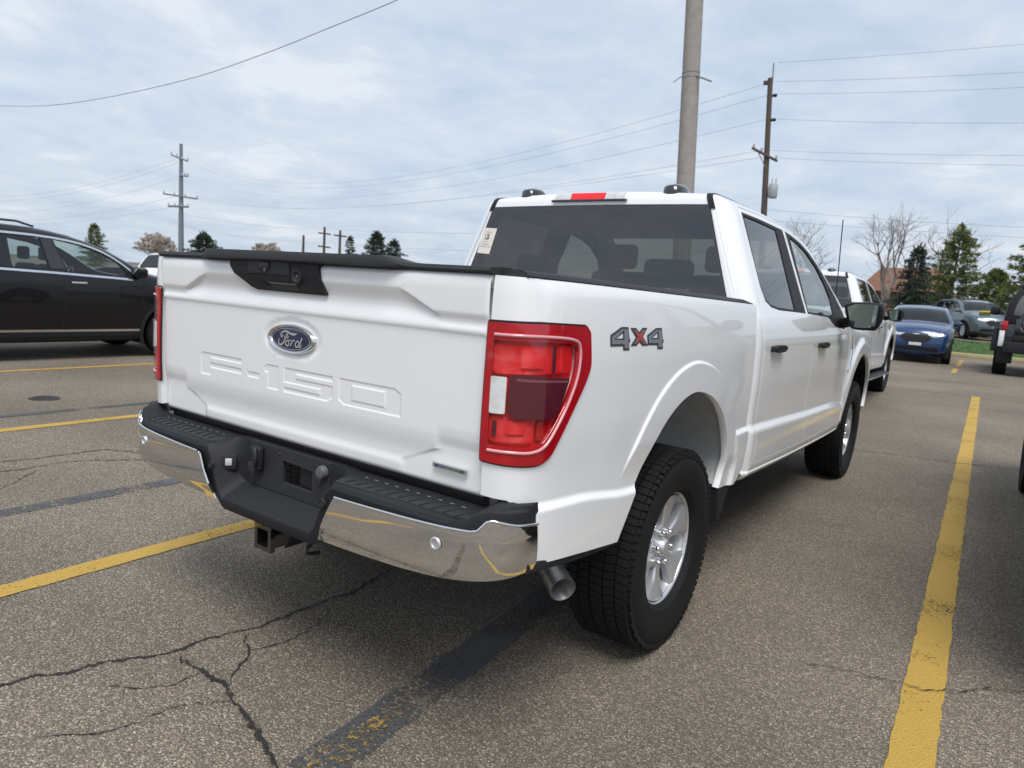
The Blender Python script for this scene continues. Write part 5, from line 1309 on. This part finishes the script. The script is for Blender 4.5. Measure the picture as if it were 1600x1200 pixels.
# ------------------------------------------------------------------ building
B = thing('house', 'low building with brown shingled roof behind the dark spruce', 'building', (-4.9, 58, .45)); B.scale = (.5, 1, 1)
WALLM = mat('brick_wall', (.20, .12, .085), .9, noise=(2, .25)); ROOFM = mat('brown_shingle', (.19, .085, .05), .9, noise=(1.5, .3), bump=(9, .5, .05))
rbox('wall', (0, 4, 1.3), (11, 8, 2.6), WALLM, B, .02)
V = [(-6, -.6, 2.5), (6, -.6, 2.5), (6, 8.6, 2.5), (-6, 8.6, 2.5), (-4.2, 4, 4.5), (4.2, 4, 4.5)]
mesh('roof', V, [(0, 1, 5, 4), (1, 2, 5), (2, 3, 4, 5), (3, 0, 4), (3, 2, 1, 0)], ROOFM, B)
for x in (-3.5, 0, 3.5): w_ = rbox('window', (x, -.02, 1.4), (1.4, .06, 1.1), GLOSSB, B, .01); rbox('frame', (x, -.035, .82), (1.55, .08, .08), KERBP, w_, .01)

# ------------------------------------------------------------------ poles and wires
WOOD = mat('weathered_wood', (.30, .275, .25), .9, noise=(5, .3), bump=(30, .5, .01)); WOODD = mat('dark_wood', (.085, .068, .055), .9, noise=(5, .3))
POLEG = mat('grey_steel_pole', (.16, .19, .21), .55, noise=(3, .15)); WIRE = mat('wire', (.20, .205, .22), .7); PORC = mat('porcelain', (.35, .34, .33), .3, coat=.5)
P1 = thing('utility_pole', 'thick bare wooden pole with metal bands, rising behind the pickup cab', 'pole', (-5.03, 16, 0))
pp = [(-.075*t*16/4.4*1.0*0-.0517*(z-0), 0, z) for t, z in zip(range(6), (0, 3, 6, 9, 12, 15))]
tube('shaft', pp, [.235, .228, .22, .21, .20, .19], WOOD, P1, 16)
for z in (6.86, 6.98): tube('metal_band', [(-.0517*z, 0, z-.02), (-.0517*z, 0, z+.02)], .224, STEEL, P1, 16)
tube('bracket', [(-.0517*6.8+.2, -.1, 6.86), (-.0517*6.8+.62, -.2, 6.66)], .02, STEEL, P1, 6); tube('bracket', [(-.0517*6.8-.2, -.1, 6.9), (-.0517*6.8-.42, -.1, 6.78)], .012, STEEL, P1, 6)
P2 = thing('utility_pole', 'leaning dark wooden power pole with transformer can and crossarm', 'pole', (-7.03, 30, .45))
X2 = lambda z: -.066*(z-.0)
tube('shaft', [(X2(z), 0, z) for z in (0, 3, 6, 9, 10.45)], [.15, .14, .125, .11, .105], WOODD, P2, 12)
tube('lightning_rod', [(X2(10.3)+.1, 0, 10.2), (X2(11.0)+.1, 0, 11.05)], .03, STEEL, P2, 6)
rbox('pole_cap', (X2(10.3)-.1, 0, 10.28), (.34, .16, .16), WOODD, P2, .02)
ca = tube('crossarm', [(X2(7.3)-.62, -.12, 7.58), (X2(7.3)+.5, -.12, 6.98)], .055, WOODD, P2, 6)
for k in (-.55, -.2, .45):
    zz_ = 7.28-.536*k
    V = []; Fc = []; lathe_geo([(.0, .16), (.03, .15), (.05, .1), (.03, .07), (.05, .03), (.03, 0)], 10, V, Fc); mesh('insulator', [(X2(7.3)+k+v[1], -.12+v[2], zz_+.04+v[0]) for v in V], Fc, PORC, ca, 50)
tube('brace', [(X2(7.0)-.4, -.12, 7.45), (X2(6.8), -.12, 6.75)], .02, STEEL, P2, 6)
for z in (9.75, 8.75):
    V = []; Fc = []; lathe_geo([(.0, .2), (.05, .19), (.08, .1), (.04, .06), (.08, .02), (.03, 0)], 10, V, Fc); mesh('insulator', [(X2(z)+.12+v[0], v[1], z-.45+.42+v[2]) for v in V], Fc, PLAST, P2, 50)
tr = []; V = []; Fc = []; lathe_geo([(0, .62), (.14, .61), (.19, .55), (.19, .06), (.16, 0), (0, 0)], 18, V, Fc)
tc_ = mesh('transformer', [(X2(5.9)+.36+v[1], -.05+v[2], 5.45+v[0]) for v in V], Fc, mat('transformer_grey', (.33, .35, .36), .5), P2, 50)
for k in (-.08, .08): tube('bushing', [(X2(5.9)+.36+k, -.05, 6.05), (X2(5.9)+.36+k, -.05, 6.28)], [.035, .02], PORC, tc_, 8)
rbox('hanger', (X2(5.9)+.14, -.02, 5.85), (.2, .06, .1), STEEL, P2, .01)
P3 = thing('power_pole', 'grey steel power pole with several crossarms, far beyond the black SUV', 'pole', (-108.1, 60, -.2))
tube('shaft', [(0, 0, z) for z in (0, 7, 14, 20.5)], [.46, .40, .32, .24], POLEG, P3, 12)
for (x0, z0, x1, z1, rr) in ((-2.5, 18.9, 2.3, 17.7, .12), (0, 15.6, 2.3, 15.4, .12), (-4.9, 12.9, 5.0, 11.9, .13), (-3.4, 10.9, 2.4, 10.7, .16)):
    ca = tube('crossarm', [(x0, -.2, z0), (x1, -.2, z1)], rr, POLEG, P3, 6)
    for k in (0.0, .33, .66, 1.0): tube('insulator', [(x0+(x1-x0)*k, -.2, z0+(z1-z0)*k+.05), (x0+(x1-x0)*k, -.2, z0+(z1-z0)*k+.5)], [.12, .08], PORC, ca, 6)
for i, (x, y, h, lb) in enumerate([(-85.2, 70, 8.8, 'slim wooden pole with crossarms, first of a pair above the tailgate'), (-81.6, 70, 8.3, 'shorter wooden pole with one crossarm, beside the slim evergreen'), (-90.2, 70, 7.5, 'plain short wooden pole without crossarms above the tailgate handle')]):
    p = thing('utility_pole', lb, 'pole', (x, y, -.2)); tube('shaft', [(0, 0, 0), (0, 0, h*.5), (0, 0, h)], [.24, .21, .17], WOODD, p, 8)
    if i < 2:
        for z in ((h-1.0, h-3.0) if i == 0 else (h-.8,)): tube('crossarm', [(-1.4, 0, z+.1), (1.4, 0, z-.1)], .11, WOODD, p, 6)
def wire(a, b, sag, rad, label, group=None, n=20, pts=None):
    A = Vector(a); Bv = Vector(b); P = [A.lerp(Bv, t)-Vector((0, 0, 4*sag*t*(1-t))) for t in np.linspace(0, 1, n)]
    o = tube('power_line', P, rad, WIRE, None, 5); tag(o, label, 'power line', group); return o
GW = 'power lines strung between the poles'
ORD = ['topmost', 'second highest', 'third highest', 'fourth highest', 'fifth highest', 'sixth highest', 'second lowest', 'lowest']
def ordl(i, n, t): return t.replace('thin power line', (ORD[i] if i < n-1 else 'lowest')+' power line')
LB = 'thin power line running from the leaning pole to the grey steel pole'
for i_, (za, zb, xb, sg) in enumerate(((10.74, 18.3, -105.8, 4.2), (10.24, 17.5, -105.8, 4.0), (9.22, 15.4, -105.8, 3.4), (7.95, 12.2, -103.3, 2.2), (7.65, 11.9, -104.5, 1.9))):
    wire((-7.6, 30, za), (xb, 60, zb), sg, .0065, ordl(i_, 5, LB), GW)
LB2 = 'thin power line running from the leaning pole out past the bare trees'
for i_, (za, zb, sg) in enumerate(((11.5, 10.9, .2), (10.74, 9.9, .3), (10.24, 9.35, .3), (9.22, 8.1, .4), (7.92, 7.0, .3), (7.62, 6.6, .3), (5.45, 4.45, .3), (5.0, 4.0, .2))):
    wire((-7.5, 30, za), (14, 30, zb), sg, .0055, ordl(i_, 8, LB2), GW)
LB3 = 'thin power line running from the grey steel pole out over the black SUV'
for i_, (za, zb, sg) in enumerate(((18.3, 17.0, 4), (17.6, 15.8, 4), (15.4, 13.2, 4), (12.4, 10.6, 3), (10.8, 9.4, 2.5))):
    wire((-108, 60, za), (-230, 60, zb), sg, .013, ordl(i_, 5, LB3), GW)
LB4 = 'thin power line low over the skyline beside the evergreens'
for k_, (za, zb, sg) in enumerate(((8.3, 7.6, .5), (6.2, 5.6, .5))): wire((-85, 70, za), (-20, 60, zb), sg, .013, ('upper', 'lower')[k_]+' power line running from the paired wooden poles towards the pickup cab', GW)
for k_, (za, zb, sg) in enumerate(((8.3, 9.5, .6), (6.2, 7.6, .6))): wire((-85, 70, za), (-108, 60, zb), sg, .013, ('upper', 'lower')[k_]+' power line between the paired wooden poles and the grey steel pole', GW)
# near service drop: sags across the upper left
wp = [(-17.2, 5.0, 4.42), (-12.0, 3.4, 3.78)]
W_ = []
for px in (): pass
svc = [(-25.7, 8.0, 6.10), (-22.0, 8.0, 5.78), (-18.3, 8.0, 5.66), (-14.28, 8.0, 5.69), (-11.5, 8.0, 5.87), (-9.4, 8.0, 6.08), (-7.65, 8.0, 6.27), (-6.2, 8.0, 6.5), (-2, 8.0, 7.4)]
q = np.array(svc); kk = np.linspace(0, len(q)-1.001, 50); sv = [tuple(p) for p in np.stack([catmull(q[:, i])(kk) for i in range(3)], 1)]
tag(tube('service_cable', sv, .008, WIRE, None, 6), 'twisted service cable sagging across the open sky above the black SUV', 'cable')

# ------------------------------------------------------------------ off-roader seen from behind
J = thing('off_roader', 'boxy off-roader with black hard top and grey rear window, parked beyond the yellow line', 'off-roader', (2.80, 20.0, 0)); J.scale = (1.12, 1.12, 1.16)
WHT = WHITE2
tub = prism('body_tub', [(-.93, .62), (.93, .62), (.95, 1.12), (-.95, 1.12)], lambda a, c, t: (a, 3.6*(1-t), c), CHARCOAL, J, .03)
rbox('tailgate', (0, -.02, .98), (1.34, .06, .52), GLOSSB, J, .02)
prism('hard_top', [(-.90, 1.12), (.90, 1.12), (.86, 1.55), (.70, 1.86), (-.70, 1.86), (-.86, 1.55)], lambda a, c, t: (a, 2.3*(1-t)+.06*(c-1.1), c), GASKET, J, .03)
prism('rear_window', chaikin([(-.74, 1.24), (.74, 1.24), (.70, 1.55), (.60, 1.78), (-.60, 1.78), (-.70, 1.55)], 1), lambda a, c, t: (a, .055*(c-1.1)-.006-.012*t, c), mat('soft_grey_window', (.12, .12, .125), .25, coat=.6), J, .004)
for s in (1, -1):
    rbox('corner_panel', (s*.885, -.015, .80), (.10, .05, .34), WHT, J, .01)
    rbox('taillight', (s*.86, -.03, 1.08), (.12, .05, .20), RED_OUT, J, .02); prism('fender_flare', chaikin([(.02, .45), (.10, .98), (.35, 1.06), (.8, 1.02), (1.0, .6), (.9, .6), (.5, .9), (.2, .7)], 1), lambda a, c, t, s=s: (s*(.92+.14*t), a, c), PLAST, J, .02)
    m_ = rbox('door_mirror', (s*1.10, 1.75, 1.40), (.20, .10, .20), GASKET, J, .03); rbox('mirror_foot', (s*.97, 1.78, 1.34), (.12, .05, .05), GASKET, m_, .01)
    for yy in (.55, 3.2): wheel(J, (s*.84, yy, .41), s, 'off', .41, .27, .22, 'truck', detail=False)
    rbox('mud_flap', (s*.78, .02, .46), (.30, .02, .38), PLAST, J, .01)
rbox('rear_bumper', (0, -.12, .62), (1.66, .20, .24), PLAST, J, .03); rbox('number_plate', (-.42, -.06, 1.06), (.20, .02, .17), mat('plate_pale', (.6, .6, .62), .5), J, .01)
rbox('roof_rack', (0, 1.0, 1.93), (1.30, 1.6, .05), GASKET, J, .02); rbox('rear_reflector', (.02, -.23, .86), (.20, .02, .10), RED_BRT, J, .01)
V = []; Fc = []; lathe_geo([(.0, .10), (.22, .10), (.34, .08), (.39, .02), (.39, -.10), (.2, -.12)], 36, V, Fc)
mesh('spare_wheel', [(.15+v[1], -.14-v[0], 1.10+v[2]) for v in V], Fc, RUBBER, J, 40)
rbox('bonnet', (0, 3.1, 1.02), (1.5, 1.3, .24), CHARCOAL, J, .05); rbox('windscreen_frame', (0, 2.42, 1.45), (1.5, .06, .66), GASKET, J, .02)
